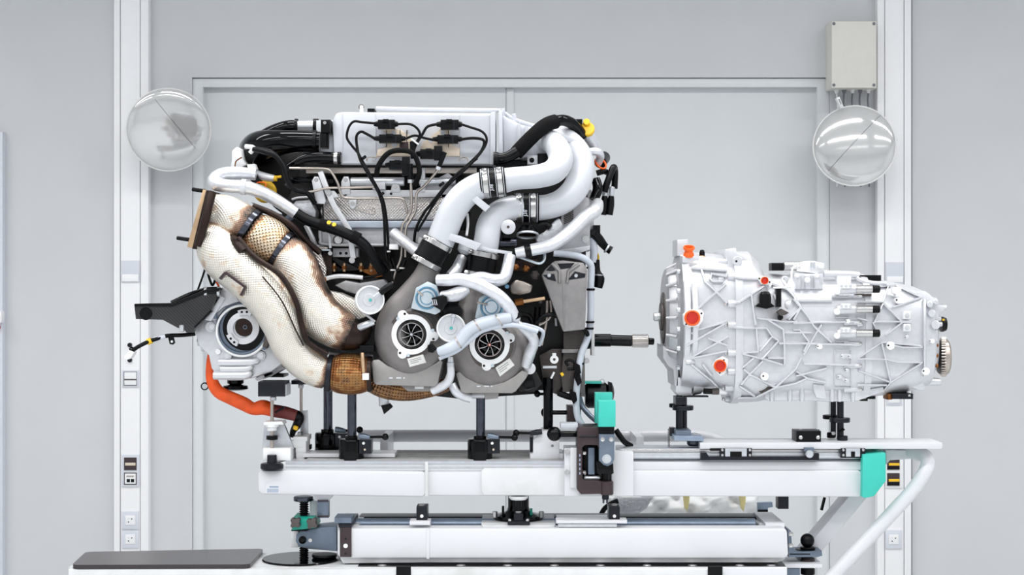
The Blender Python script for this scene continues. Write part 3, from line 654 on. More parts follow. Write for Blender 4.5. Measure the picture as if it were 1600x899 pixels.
# dark core of block, heads and rear gear case
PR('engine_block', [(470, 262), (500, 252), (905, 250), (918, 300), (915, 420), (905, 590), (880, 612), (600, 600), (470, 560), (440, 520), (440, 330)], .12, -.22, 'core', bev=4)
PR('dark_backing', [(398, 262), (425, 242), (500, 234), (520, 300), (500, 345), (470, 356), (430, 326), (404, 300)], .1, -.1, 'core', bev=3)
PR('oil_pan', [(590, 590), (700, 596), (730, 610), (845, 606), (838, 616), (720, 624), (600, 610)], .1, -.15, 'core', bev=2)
# --- plenum
pn = PR('plenum', [(519, 190), (525, 177), (535, 175), (770, 177), (773, 182), (773, 254), (768, 257), (532, 256), (522, 250)], .24, -.12, 'plenum', bev=3)
for x in (535, 587, 719): box('seam_ridge', x-.8, 178, x+.8, 255, .243, .2, 'pipe_white', pn, .4)
prism('end_flange', [(766, 176), (774, 174), (774, 256), (766, 257)], .25, -.1, 'plenum', pn, .8); prism('end_flange', [(779, 172), (785, 172), (786, 246), (779, 248)], .24, -.08, 'plenum', pn, .8)
PR('plenum_outlet', [(784, 179), (806, 190), (812, 194), (845, 202), (862, 208), (850, 245), (786, 248)], .17, -.08, 'plenum', bev=5); PR('outlet_flange', [(808, 194), (813, 192), (816, 240), (808, 242)], .19, -.06, 'plenum', bev=1); PR('outlet_flange', [(820, 196), (825, 197), (827, 238), (820, 240)], .19, -.06, 'plenum', bev=1)
T('top_tube', [(588, 169), (640, 170.5), (720, 171.5), (782, 172.5)], 'pipe_white', 2.8, .12, n=10); T('top_tube', [(783, 173), (805, 187), (842, 199)], 'pipe_white', 3, .12, n=10)
ring('eye_ring', (564.5, 167.5, .1), (.2, 0, 1), 4.4, 3.2, 1.6, 'iron', en, 18, .3); cyl('eye_stem', (565, 165, .11), (565, 177, .11), 3, 'white', en, 12); B('top_connector', 574, 169.5, 585, 175, .13, .05, 'plastic'); B('top_block', 783, 169, 789, 182, .16, .1, 'pipe_white'); cyl('top_peg', (804, 190, .12), (803, 178, .12), 3.6, 'plenum', en, 12)
# brackets and fuel line blocks on the plenum front
PR('tan_bracket', [(597, 203), (625, 202), (640, 212), (646, 230), (644, 244), (588, 244), (590, 234), (604, 230), (604, 207)], .256, .24, 'tan'); PR('tan_bracket', [(662, 222), (690, 200), (702, 202), (704, 226), (718, 233), (718, 244), (660, 244), (656, 232)], .256, .24, 'tan')
for x, y, r in ((615, 208, 4), (616, 226, 4.5), (654, 226, 4.5), (673, 219, 4), (692, 207, 4)): lathe('bracket_hole', (x, y, .256), (0, 0, 1), [(0, 0), (r, 0), (r, .4), (0, .4)], 'plenum', en, 16)
for x in (624.5, 603, 700, 635): B('dark_edge', x, 203, x+1.2, 230, .258, .24, 'iron', bev=0)
B('brown_block', 625, 222, 638, 236, .262, .24, 'anodised')
for a, b in ((573, 594), (718, 731)): T('wire_clip', [(a, 252, .26), (a+2, 246, .26), (b-2, 246, .26), (b, 252, .26)], 'steel_line', 1, n=6, sub=2); lathe('clip_boss', ((a+b)/2, 249, .25), (0, 0, 1), [(0, 0), (3, 0), (2.6, 2), (0, 2)], 'steel', en, 12)
# connectors
def conn(x0, y0, x1, y1, d=.29, flip=1):
    h = y1-y0; m = (y0+y1)/2
    c = B('connector', x0+(x1-x0)*.16, y0, x0+(x1-x0)*.86, y1, d, d-.03, 'plastic', bev=1)
    box('connector_latch', x0+(x1-x0)*.38, y0-1, x0+(x1-x0)*.6, y0+h*.3, d+.006, d-.02, 'rubber', c, .5); box('connector_rib', x0+(x1-x0)*.66, y0+1, x0+(x1-x0)*.7, y1-1, d+.004, d, 'gunmetal', c, 0)
    tube('boot', [(x0, m, d-.015, h*.22), (x0+(x1-x0)*.27, m, d-.015, h*.4)], 'rubber', c, n=10, sub=1); tube('boot', [(x1, m, d-.015, h*.25), (x0+(x1-x0)*.78, m, d-.015, h*.4)], 'rubber', c, n=10, sub=1)
conn(584, 187, 622, 201); conn(584, 210, 634, 223); conn(682, 187, 722, 202); conn(676, 211, 722, 224); conn(650, 233, 690, 248); conn(602, 251, 640, 265)
B('sensor_body', 678, 228, 691, 250, .3, .27, 'plastic'); B('sensor_body', 628, 245, 640, 274, .3, .27, 'plastic')
W = 'rubber'
T('wire', [(587, 193, .28), (566, 191, .28), (553, 190, .28), (545, 199, .28), (542, 215, .28), (550, 228, .28), (560, 240, .28), (566, 252, .28)], W, 2, n=8); T('wire', [(586, 217, .28), (574, 210, .28), (564, 206, .28), (557, 213, .28), (558, 230, .28), (563, 250, .29), (576, 274, .29), (593, 305, .28), (600, 340, .28), (602, 390, .27), (606, 410, .26)], W, 2.2, n=8)
T('wire', [(564, 248, .27), (584, 284, .28), (598, 312, .27), (604, 345, .26), (607, 385, .26)], W, 2.2, n=8)
T('wire', [(720, 194, .28), (735, 199, .28), (752, 205, .28), (760, 215, .28), (758, 228, .28), (746, 245, .29), (728, 264, .3), (700, 290, .3), (680, 316, .29), (664, 342, .28), (652, 362, .27)], W, 2, n=8); T('wire', [(720, 218, .28), (740, 216, .28), (756, 220, .28), (752, 236, .28), (735, 254, .28), (706, 280, .29), (684, 306, .29), (662, 334, .28), (650, 358, .27), (647, 380, .26)], W, 2.3, n=8)
T('wire', [(621, 194, .28), (640, 194, .28), (652, 201, .28), (656, 212, .28), (648, 226, .28)], W, 2, n=8); T('wire', [(684, 194, .28), (668, 198, .28), (660, 210, .28), (650, 226, .28), (645, 240, .28)], W, 2.2, n=8); T('wire', [(634, 217, .28), (648, 212, .28), (664, 216, .28), (678, 219, .28)], W, 2, n=8)
T('taped_loop', [(588, 275, .28), (592, 258, .3), (606, 240, .31), (624, 235, .31), (644, 239, .31), (653, 255, .31), (655, 272, .31), (648, 289, .29)], 'foam', 4.2, n=12); T('taped_loop', [(644, 222, .29), (645, 240, .3), (646, 248, .3)], 'foam', 4, n=12, sub=2)
T('cable_tie', [(642, 217, .3), (654, 226, .305)], 'white', 1.4, n=6, sub=1)
for x, y in ((568, 247), (742, 250), (596, 304), (690, 288)): lathe('cable_tie', (x, y, .285), (.6, .8, 0), [(4.4, -2), (5, -2), (5, 2), (4.4, 2)], W, en, 12, closed=True)
# --- beam and fuel rail under plenum
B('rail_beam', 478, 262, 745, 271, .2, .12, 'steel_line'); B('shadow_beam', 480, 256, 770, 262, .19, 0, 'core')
cyl('fuel_rail', (548, 284, .21), (632, 284, .21), 7, 'alu', en, 18); cyl('fuel_rail', (655, 284, .21), (712, 284, .21), 6.5, 'alu', en, 18); B('rail_plate', 540, 297, 690, 308, .215, .16, 'cast', bev=1)
PR('rail_lug', [(533, 284), (537, 276), (544, 276), (547, 284), (547, 304), (533, 304)], .22, .18, 'cast', bev=1); PR('rail_lug', [(610, 300), (612, 290), (618, 286), (624, 290), (626, 300)], .22, .18, 'cast'); PR('rail_lug', [(657, 264), (664, 262), (664, 300), (657, 300)], .22, .18, 'cast'); B('rail_clip', 582, 285, 602, 296, .235, .2, 'cast'); PR('rail_tail', [(650, 296), (700, 270), (712, 280), (700, 310), (660, 310)], .2, .15, 'cast_mid', bev=1)
for x, y in ((617.5, 292), (540, 281)): Bo(x, y, .22, 2.6)
for x in (540, 611): lathe('hole', (x, 303 if x > 545 else 304, .217), (0, 0, 1), [(0, 0), (2, 0), (2, .3), (0, .3)], 'plastic', en, 10)
T('steel_line', [(452, 263, .26), (480, 263, .25), (510, 264, .25), (519, 271, .25), (528, 287, .25), (533, 303, .25), (542, 309.5, .25), (590, 310, .25), (624, 309.5, .25), (632, 316, .25), (637, 335, .24)], 'steel_line', 2, n=8); T('steel_line', [(478, 301, .25), (495, 298, .25), (512, 294, .25), (545, 293.5, .24), (586, 292, .24)], 'steel_line', 2, n=8)
l1 = T('steel_line', [(642, 262, .3), (642, 285, .28), (642.5, 325, .26), (636, 342, .26), (628, 356, .26), (627, 400, .25), (618, 425, .25), (612, 446, .25)], 'steel_line', 2.1, n=8); l2 = T('steel_line', [(694, 240, .3), (688, 256, .3), (684, 266, .29), (664, 290, .28), (651, 303, .27), (649.5, 328, .26), (640, 346, .26), (634, 360, .26), (633.5, 402, .25)], 'steel_line', 2.1, n=8)
T('hose_end', [(641, 256, .3), (641.5, 282, .29)], W, 4, n=12, sub=1); T('hose_end', [(695, 238, .31), (685, 263, .3)], W, 3.6, n=12, sub=1); lathe('hose_clamp', (641.5, 281, .29), (0, 1, 0), [(0, 0), (4.6, 0), (4.6, 5), (0, 5)], 'alu', en, 14); lathe('hose_clamp', (686, 261, .3), (-.4, 1, 0), [(0, 0), (4.6, 0), (4.6, 5), (0, 5)], 'alu', en, 14)
# struts
PR('strut_plate', [(487, 283), (491, 276), (497, 276), (501, 283), (509, 314), (507, 319), (494, 318)], .235, .2, 'cast', bev=.8); Bo(494, 281, .235, 2.6)
strip('strut', [(500, 268), (512, 300), (522, 322), (545, 358), (552, 404)], 8.5, .245, .225, 'cast', en, .8); Bo(514, 302, .245, 3.6); Bo(550, 407, .245, 3.6); PR('strut_head', [(507, 298), (522, 298), (530, 308), (514, 310)], .24, .22, 'cast')
# foil cover and head
PR('foil_cover', [(500, 330), (507, 312), (530, 302), (700, 302), (690, 344), (505, 344)], .2, .12, 'foil', bev=2); T('foil_bead', [(556, 326, .2), (570, 331, .2), (582, 334, .2), (584, 328, .2), (575, 325, .2)], 'foil', 2, n=8)
PR('cover_lug', [(545, 312), (557, 312), (556, 323), (551, 327), (546, 323)], .215, .18, 'cast'); Bo(551, 318, .215, 2.6)
B('head_rail', 511, 345, 684, 356, .225, .12, 'rail_grey', bev=1.5); B('cam_cover', 502, 356, 690, 383, .205, .1, 'cast_mid', bev=2); T('cover_bead', [(500, 358, .21), (501, 374, .21), (510, 382, .21), (600, 383, .21), (690, 383, .21)], 'cast_mid', 2.6, n=8)
Bo(528.5, 375, .215, 4.6); lathe('bolt_cup', (528.5, 375, .205), (0, 0, 1), [(0, 0), (8, 0), (8, 3), (0, 3)], 'iron', en, 18); Bo(656, 376, .21, 4)
B('head_step', 520, 388, 560, 402, .18, .1, 'cast_mid'); 
for x in (532, 541): lathe('hole', (x, 396, .18), (0, 0, 1), [(0, 0), (2.4, 0), (2.4, .3), (0, .3)], 'plastic', en, 10)
PR('side_bracket', [(504, 394), (518, 394), (519, 430), (503, 430)], .2, .17, 'burnt')
for x in (522, 538, 564, 580):
    cyl('manifold_stud', (x, 425, .19), (x, 411, .19), 2.6, 'brass_flange', en, 10); lathe('stud_nut', (x, 416, .19), (0, 1, 0), [(0, 0), (4.6, 0), (4.6, 5), (0, 5)], 'copper', en, 6)
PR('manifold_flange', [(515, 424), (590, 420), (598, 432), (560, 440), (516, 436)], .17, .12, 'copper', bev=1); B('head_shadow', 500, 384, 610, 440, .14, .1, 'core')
PR('manifold', [(522, 446), (540, 438), (562, 442), (600, 436), (608, 446), (590, 458), (562, 462), (540, 456)], .18, .1, 'cast_mid', bev=3)
T('probe', [(501, 438, .24, 3.4), (510, 436, .24, 4)], 'copper', n=10, sub=1); T('probe_sleeve', [(508, 436, .24), (525, 432, .24), (546, 432, .24), (567, 434, .24)], 'sleeve', 3.6, n=10); T('probe_wire', [(566, 434, .24), (590, 430, .24), (606, 422, .25)], W, 2, n=8)
# clutter to the left of the head
PR('vvt_cap', [(456, 322), (462, 314), (484, 312), (494, 330), (492, 342), (470, 336)], .2, .1, 'foil_sleeve', bev=2); T('vvt_lip', [(456, 312, .21), (466, 309, .21), (484, 308, .21)], 'cast', 1.8, n=8)
T('side_pipe', [(478, 352, .2), (488, 372, .2), (494, 385, .19), (508, 388, .19)], 'cast', 4, n=10); T('side_line', [(440, 340, .24), (462, 356, .24), (484, 380, .22), (492, 387, .22), (512, 388, .22)], 'steel_line', 2.4, n=8); cyl('gland', (446, 346, .2), (456, 338, .2), 6, 'blue_steel', en, 12); Bo(437, 341, .22, 5, 'blue_steel')
B('lower_tab', 492, 390, 516, 392, .23, .2, 'zinc_blue'); PR('silver_tab', [(512, 361), (517, 372), (518, 388), (514, 388)], .23, .22, 'cast'); Bo(516, 396, .22, 2.6)
T('lower_pipe', [(456, 281, .18), (484, 282, .18), (520, 283, .16)], 'gloss_black', 6, n=14); T('short_pipe', [(448, 292, .2), (455, 284, .2)], 'gunmetal', 6, n=10, sub=1)
# --- intake elbows left
T('intake_elbow', [(500, 222, .2, 16.5), (465, 221, .2, 17), (438, 223, .19, 20), (416, 228, .16, 25), (404, 233, .1, 27.5), (399, 236, .0, 26)], 'gloss_black', n=28, sub=6); T('intake_elbow', [(466, 200, .05, 11.5), (450, 200, .05, 12), (428, 208, .03, 13), (408, 220, 0, 14)], 'gloss_black', n=22)
cyl('coupler', (463, 198, .08), (494, 198, .08), 10, 'alu', en, 20); ring('coupler_clamp', (461, 198, .08), (1, 0, 0), 12.5, 9, 5, 'plastic', en, 22); ring('coupler_clamp', (490, 198, .08), (1, 0, 0), 12.5, 9, 8, 'plastic', en, 22)
ring('elbow_clamp', (490, 222, .2), (1, 0, 0), 18.5, 16, 6, 'rubber', en, 30); B('actuator', 501, 187, 516, 207, .26, .18, 'plastic', bev=1.5); B('actuator_leg', 500, 206, 510, 230, .25, .18, 'plastic', bev=1); lathe('actuator_screw', (507.5, 192, .26), (0, 0, 1), [(0, 0), (3, 0), (2.6, 1.4), (0, 1.4)], 'steel', en, 14); B('throttle_body', 494, 188, 522, 250, .17, -.05, 'alu', bev=1.5)
T('coolant_hose', [(452, 262, .23, 7), (472, 250, .24, 8), (495, 246, .25, 8.6), (532, 247, .25, 8.6)], 'gloss_black', n=16); ring('hose_clamp', (522, 247, .25), (1, 0, 0), 9.6, 8.2, 6, 'steel', en, 20); ring('hose_clamp', (528, 247, .25), (1, 0, 0), 9.4, 8.2, 5, 'plastic', en, 20)
T('harness', [(396, 233, .27), (415, 238, .285), (432, 245, .28), (444, 262, .28), (450, 284, .28), (462, 297, .27), (480, 302, .26), (492, 318, .24)], W, 4, n=10); T('harness', [(398, 232, .26), (420, 236, .28), (436, 248, .28), (446, 270, .28), (456, 292, .27)], W, 3.2, n=10)
PR('foam_pad', [(362, 236), (370, 229), (376, 232), (378, 248), (385, 258), (372, 265), (360, 262), (362, 250)], .2, .1, 'white', bev=2); T('white_loop', [(384, 229, .25), (396, 231, .265), (391, 239, .26)], 'white', 3.6, n=10); T('brown_wire', [(367, 262, .22), (369, 252, .22), (378, 246, .22)], 'copper', 1, n=6)
PR('black_clutter', [(380, 262), (390, 256), (398, 266), (406, 282), (398, 288), (384, 276)], .22, .1, 'plastic', bev=1); PR('white_clip', [(386, 257), (398, 256), (401, 264), (394, 268), (387, 264)], .235, .2, 'white')
T('grey_sleeve', [(396, 270, .2, 6), (412, 276, .2, 6.5), (428, 279, .2, 5.5)], 'sleeve', n=12); cyl('yellow_plug', (427, 279, .2), (433, 279, .2), 4.6, 'yellow', en, 14); cyl('yellow_tip', (432, 277, .2), (440, 276, .2), 2.2, 'yellow', en, 10)
lathe('yellow_cap', (414, 300, .16), (.25, -.2, 1), [(0, 0), (18, 0), (18, 4), (16, 7), (0, 7.5)], 'yellow', en, 32); T('red_wire', [(398, 290, .24), (404, 285, .24), (414, 286, .24), (415, 292, .24), (406, 291, .24)], 'orange_cap', .9, n=6)
T('white_sleeve', [(400, 273, .24, 9), (378, 271, .24, 10), (352, 272, .24, 11), (337, 279, .25, 11), (337, 287, .27, 11), (356, 291, .28, 10.5), (382, 293, .28, 10.5), (405, 299, .28, 10.5), (432, 313, .28, 10), (462, 333, .27, 9.5)], 'sleeve', n=16); ring('sleeve_clip', (377, 292, .28), (1, .1, 0), 12.4, 10.4, 8, 'plate_grey', en, 22)
T('black_hose', [(456, 329, .27), (480, 344, .27), (512, 355, .27), (545, 367, .27), (568, 382, .27), (584, 404, .26), (598, 424, .24)], 'rubber', 8.6, n=16); ring('tape_wrap', (499, 350.5, .27), (.95, .3, 0), 9.8, 8, 12, 'foam', en, 20); ring('tape_wrap', (550, 369, .27), (.9, .42, 0), 10, 8, 13, 'foam', en, 20)
for x, y in ((514, 348), (522, 351)): lathe('yellow_dot', (x, y, .3), (0, -.5, 1), [(0, 0), (3.6, 0), (3.2, 1.2), (0, 1.4)], 'yellow', en, 14)
T('thin_wire', [(504, 318, .22), (505, 345, .25)], W, 1.4, n=6, sub=1)
# --- exhaust
fl = PR('exhaust_flange', [(317, 296), (323, 297), (301, 388), (292, 386)], .37, .24, 'brass_flange', bev=1.2); prism('flange_gasket', [(322, 297), (330, 298), (309, 390), (300, 389)], .38, .23, 'burnt', fl, 1)
for x, y in ((316, 299), (292, 375)): cyl('stud', (x+6, y, .32), (x-16, y-3, .32), 3.2, 'rubber', fl, 12)
T('weld_bead', [(331, 301, .39), (322, 340, .405), (310, 384, .39)], 'burnt', 7, par=fl, n=12)
def bn(ends, base=.12, lo=.0): return lambda t, a: max([base]+[1-abs(t-e)/w for e, w in ends])
up = T('exhaust_pipe', [(332, 334, .3, 31), (352, 338, .31, 33), (374, 350, .31, 34), (388, 358, .31, 33)], 'shield', n=36, burn=bn([(1.02, .75), (-.05, .3)], .22)); ring('band', (384, 356, .31), (.83, .55, 0), 35, 30, 9, 'steel_dark', up, 36, 1.5)
pf = T('exhaust_pipe', [(390, 360, .31, 30), (402, 368, .31, 36), (418, 379, .31, 38), (432, 389, .31, 35), (440, 394, .31, 30)], 'perf', n=36, burn=bn([(0, .35), (1, .4)], .3)); ring('band', (435, 391, .31), (.83, .55, 0), 35, 29, 9, 'steel_dark', pf, 36, 1.5)
T('exhaust_pipe', [(443, 396, .31, 31), (456, 408, .32, 35), (468, 432, .33, 36), (478, 462, .33, 37), (498, 492, .33, 36), (526, 512, .33, 33), (548, 521, .33, 28)], 'shield', n=36, burn=lambda t, a: max(.2, 1-abs(t)/.22, 1-abs(t-1.02)/.3, .75*max(0, math.cos(2*PI*a))**3)); T('exhaust_cone', [(544, 520, .33, 29), (556, 523, .33, 24), (566, 520, .32, 15), (574, 512, .3, 9)], 'burnt', n=24); T('egt_sensor', [(562, 512, .36, 6), (572, 508, .37, 5.5), (584, 503, .37, 5)], 'alu', n=14)
lo_ = T('exhaust_pipe', [(330, 362, .32, 25), (336, 378, .34, 32), (350, 402, .36, 36), (384, 430, .37, 36), (418, 464, .37, 36), (440, 502, .37, 33), (452, 536, .36, 29), (470, 562, .35, 27), (492, 578, .34, 26), (508, 583, .33, 25)], 'shield', n=36, burn=lambda t, a: max(.23, 1-abs(t-1)/.12, 1-abs(t+.02)/.14, .8*max(0, math.cos(2*PI*a))**4))
T('shield_seam', [(372, 372, .405), (398, 402, .415), (438, 430, .415), (462, 470, .41), (472, 510, .40), (482, 536, .39), (512, 554, .375)], 'burnt', 4.5, par=lo_, n=10); T('shield_seam', [(410, 432, .435), (440, 470, .435), (462, 516, .42), (474, 540, .4)], 'burnt', 1.2, par=lo_, n=8)
T('burn_seam', [(362, 374, .37), (372, 382, .4), (380, 394, .41)], 'burnt', 9, par=lo_, n=12)
for a, b in (((343, 436), (352, 426)), ((352, 426), (383, 449)), ((383, 449), (376, 462))): strip('seam_patch', [a, b], 4, .447, .42, 'anodised', lo_, .5)
ring('band', (512, 583, .33), (.97, .1, 0), 29, 23, 8, 'gunmetal', lo_, 32, 1.5)
T('flex_braid', [(518, 583, .33, 26), (530, 584, .33, 31), (546, 584.5, .33, 32.5), (562, 585, .33, 31), (576, 585, .33, 26)], 'braid', n=36, burn=lambda t, a: .42+.3*abs(t-.5)); ring('band', (575, 585, .33), (1, 0, 0), 28, 22, 7, 'burnt', en, 32, 1.5)
T('exhaust_tail', [(580, 596, .28, 17), (604, 607, .28, 17), (640, 612, .27, 15), (680, 607, .26, 12), (706, 598, .25, 10)], 'braid', n=24, burn=lambda t, a: .3)
T('support_wedge', [(480, 540, .28), (505, 556, .3), (540, 562, .3), (582, 562, .28)], 'foil_sleeve', 9, n=14); B('strut_post', 506, 575, 516, 612, .32, .27, 'gunmetal')
T('sensor_lead', [(566, 552, .38), (567, 566, .385), (568, 582, .38)], 'brass_flange', 3, n=10, sub=2); B('sensor_plug', 566, 584, 576, 594, .4, .36, 'white'); B('sensor_block', 562, 540, 584, 550, .36, .3, 'plastic')
T('drop_pipe', [(600, 612, .24, 9), (600, 635, .24, 8)], 'sleeve', n=16, sub=1); PR('drop_plug', [(595, 634), (607, 632), (612, 638), (600, 648)], .26, .2, 'plastic')
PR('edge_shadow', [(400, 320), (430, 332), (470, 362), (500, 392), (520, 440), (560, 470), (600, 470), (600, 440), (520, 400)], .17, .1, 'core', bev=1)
T('shield_rim', [(395, 322, .3), (425, 334, .3), (455, 352, .3), (478, 376, .28), (500, 395, .26)], 'burnt', 5, n=10); PR('shield_mesh', [(474, 392), (500, 392), (510, 420), (508, 440), (492, 420)], .22, .2, 'foil')
PR('inner_shield', [(500, 452), (530, 458), (562, 472), (585, 490), (560, 500), (520, 490)], .3, .2, 'shield', bev=2)
# --- charge pipes
CP = 'pipe_white'
p1 = T('charge_pipe', [(824, 224, .06, 14), (847, 217, .15, 16), (867, 226, .24, 18.5), (876, 248, .3, 19.5), (866, 267, .33, 19.5), (842, 275.5, .335, 18.5), (806, 279, .34, 18), (786, 282.5, .34, 20), (776, 284.5, .34, 21)], CP, n=36, sub=8)
p1b = T('charge_pipe', [(764, 286.5, .34, 21), (744, 293, .34, 21), (724, 307, .34, 21.5), (707, 330, .34, 22), (696, 356, .34, 22), (687, 380, .34, 22)], CP, n=36, sub=8)
p2 = T('charge_pipe', [(862, 214, .08, 22), (886, 222, .14, 20), (903, 241, .18, 20.5), (908, 266, .2, 20.5), (900, 293, .22, 20.5), (880, 314, .24, 20), (855, 323.5, .25, 19.5), (832, 325, .25, 20.5)], CP, n=36, sub=8)
p2b = T('charge_pipe', [(814, 325, .26, 20.5), (798, 326, .27, 20), (779, 334, .28, 20), (765, 351, .29, 20), (760, 378, .3, 20), (756, 402, .3, 20.5)], CP, n=36, sub=8)
def coupling(c, ax, r, L, par, mark=True, band='steel'):
    x, y, d = c; k = .5*L
    l_ = math.hypot(ax[0], ax[1]); ux, uy = ax[0]/l_, ax[1]/l_
    s = lathe('rubber_sleeve', (x-ux*k, y-uy*k, d), (ux, uy, 0), [(r-4, 0), (r, 0), (r+.6, 1), (r+.6, L-1), (r, L), (r-4, L)], 'rubber', par, 36, closed=True)
    for f in ((.22, .78) if mark else (.11, .89)):
        bx, by = x+ux*(f-.5)*L, y+uy*(f-.5)*L
        ring('clamp_band', (bx-ux*4, by-uy*4, d), (ux, uy, 0), r+2, r, 8, band, s, 36, .6)
        for s_ in ((-6, 6) if mark else ()): ring('band_line', (bx+ux*s_-ux*.4, by+uy*s_-uy*.4, d), (ux, uy, 0), r+1, r, .8, 'plate_grey', s, 36, .1)
        lathe('clamp_screw', (bx+uy*(r-2), by-ux*(r-2), d+.035), (ux*.3, uy*.3, 1), [(0, 0), (3.2, 0), (3, 3), (0, 4)], band, s, 12)
    return s
c1 = coupling((770, 285.5, .34), (1, -.1), 22, 40, p1); c2 = coupling((822, 325, .255), (1, 0), 22, 40, p2)
for t_, x, y, d in ((c1, 768, 293, .388), (c2, 821, 333, .303)): text('size_mark', 'J38', x, y, d-.001, 8, 'plate_grey', t_, -PI/2)
coupling((675, 396, .34), (.48, -.88), 23.5, 44, p1b, False); coupling((752, 414, .3), (.2, -.98), 23, 42, p2b, False)
PR('pipe_tab', [(733, 310), (741, 303), (766, 323), (758, 331)], .37, .35, CP); PR('pipe_tab', [(702, 364), (720, 369), (752, 381), (744, 392), (716, 380), (699, 375)], .375, .36, CP); strip('stay', [(742, 384), (766, 391), (800, 396)], 5, .365, .35, CP, en, .6); T('twisted_tie', [(730, 334, .3), (731, 350, .3), (729, 368, .32)], 'white', 2.2, n=8); T('black_gap', [(722, 360, .22), (728, 330, .22)], W, 8, n=10, sub=1)
lathe('fitting_plate', (794, 355, .3), (0, 0, 1), [(0, 0), (11.5, 0), (11.5, 4), (9, 5), (0, 5)], 'cast', en, 22); lathe('fitting_hole', (794, 355, .3), (0, 0, 1), [(0, 5), (2.4, 5), (2.4, 5.4), (0, 5.4)], 'iron', en, 10); B('fitting_stem', 784, 362, 798, 372, .27, .2, 'plastic'); cyl('dark_barrel', (780, 380, .24), (808, 379, .24), 8, 'steel_dark', en, 18)
lathe('valve_cup', (824, 354, .27), (0, 1, .2), [(0, 0), (10, 0), (16, 8), (18, 12), (16, 15), (0, 16)], 'gloss_black', en, 28); ring('valve_rim', (824, 366, .28), (0, 1, .3), 17.5, 14, 3, 'alu', en, 28)
PR('foil_wrap', [(836, 370), (850, 362), (866, 345), (874, 340), (880, 352), (878, 364), (858, 378), (840, 382)], .24, .14, 'foil_sleeve', bev=3); T('black_fitting', [(840, 352, .25), (852, 350, .25), (860, 356, .25)], 'plastic', 5, n=12)
B('loop_block', 824, 243, 840, 257, .2, .12, 'cast'); lathe('loop_hole', (831, 250.5, .2), (0, 0, 1), [(0, 0), (4, 0), (4, .4), (0, .4)], 'plastic', en, 14); B('loop_plug', 840, 240, 858, 256, .19, .12, 'plastic'); B('loop_shadow', 815, 226, 866, 262, .1, .05, 'cast_mid')
# right end: radiator plate, sleeves, hoses
PR('heat_exchanger', [(878, 335), (912, 305), (922, 312), (922, 388), (908, 395), (868, 394)], .14, -.05, 'cast_mid', bev=1.5)
for i in range(7): strip('fin', [(881, 334+i*2.7), (896, 327+i*2.7)], 1.2, .147, .14, 'iron', en, 0)
Bo(915.5, 374, .15, 4.5, 'steel'); PR('exchanger_base', [(866, 392), (922, 384), (922, 390), (905, 396), (868, 396)], .16, -.05, 'cast', bev=.8)
T('white_sleeve', [(806, 396, .33, 8), (830, 391, .33, 9.5), (862, 383, .31, 10), (888, 365, .28, 10.5), (912, 342, .24, 11), (930, 329, .2, 11), (934, 318, .15, 9)], 'sleeve', n=18); ring('sleeve_band', (820, 393, .33), (1, -.2, 0), 11, 8, 10, 'plastic', en, 22); B('sleeve_end', 797, 390, 806, 403, .34, .3, 'plastic'); T('steel_line', [(806, 400, .31), (826, 407, .31), (842, 412, .31), (850, 407, .3), (851, 397, .29)], 'zinc_blue', 2.2, n=8)
T('grey_hose', [(865, 396, .22), (888, 398, .22), (908, 402, .22), (920, 410, .21), (924, 420, .2), (923, 450, .19), (923, 490, .18), (920, 522, .18), (908, 555, .19), (903, 590, .2), (900, 625, .2), (903, 652, .2), (912, 668, .2)], 'silicone', 5.4, n=14)
T('grey_sleeve', [(925, 372, .1, 6), (928, 392, .1, 6), (926, 410, .1, 5)], 'silicone', n=12)
for y, x in ((417, 923), (451, 923), (502, 922), (512, 921), (567, 906), (614, 901)): ring('hose_tie', (x, y, .19), (0, 1, 0), 6.8, 5.2, 3.4, 'plastic', en, 16)
for x, y in ((904, 575), (898, 618), (905, 590)): PR('tie_tail', [(x-6, y-8), (x+2, y-4), (x+4, y+8), (x-2, y+14), (x-8, y)], .22, .17, 'foam', bev=1)
br = PR('mount_bracket', [(846, 430), (852, 421), (866, 408), (880, 407), (912, 411), (918, 424), (916, 470), (914, 515), (880, 519), (868, 489), (858, 462)], .26, .16, 'bracket_cast', bev=2)
for h_ in ([(853, 423), (861, 414), (868, 423), (860, 424)], [(871, 412), (898, 411), (891, 419), (876, 421)], [(848, 430), (866, 428), (869, 440), (856, 437)], [(887, 438), (898, 424), (915, 428), (914, 434)]): prism('pocket', h_, .2615, .255, 'gunmetal', br, .3)
T('bracket_web', [(862, 412, .262), (874, 424, .264), (874, 442, .264)], 'bracket_cast', 2.6, par=br, n=8, sub=1); T('bracket_web', [(905, 413, .262), (888, 424, .264), (886, 442, .264)], 'bracket_cast', 2.6, par=br, n=8, sub=1)
for x, y in ((858, 430.5), (900, 431)): lathe('bracket_boss', (x, y, .262), (0, 0, 1), [(0, 0), (3.2, 0), (2.6, 1), (0, 1)], 'alu', br, 12)
strip('bracket_ridge', [(881, 445), (881, 516)], 2, .264, .25, 'bracket_cast', br, .5)
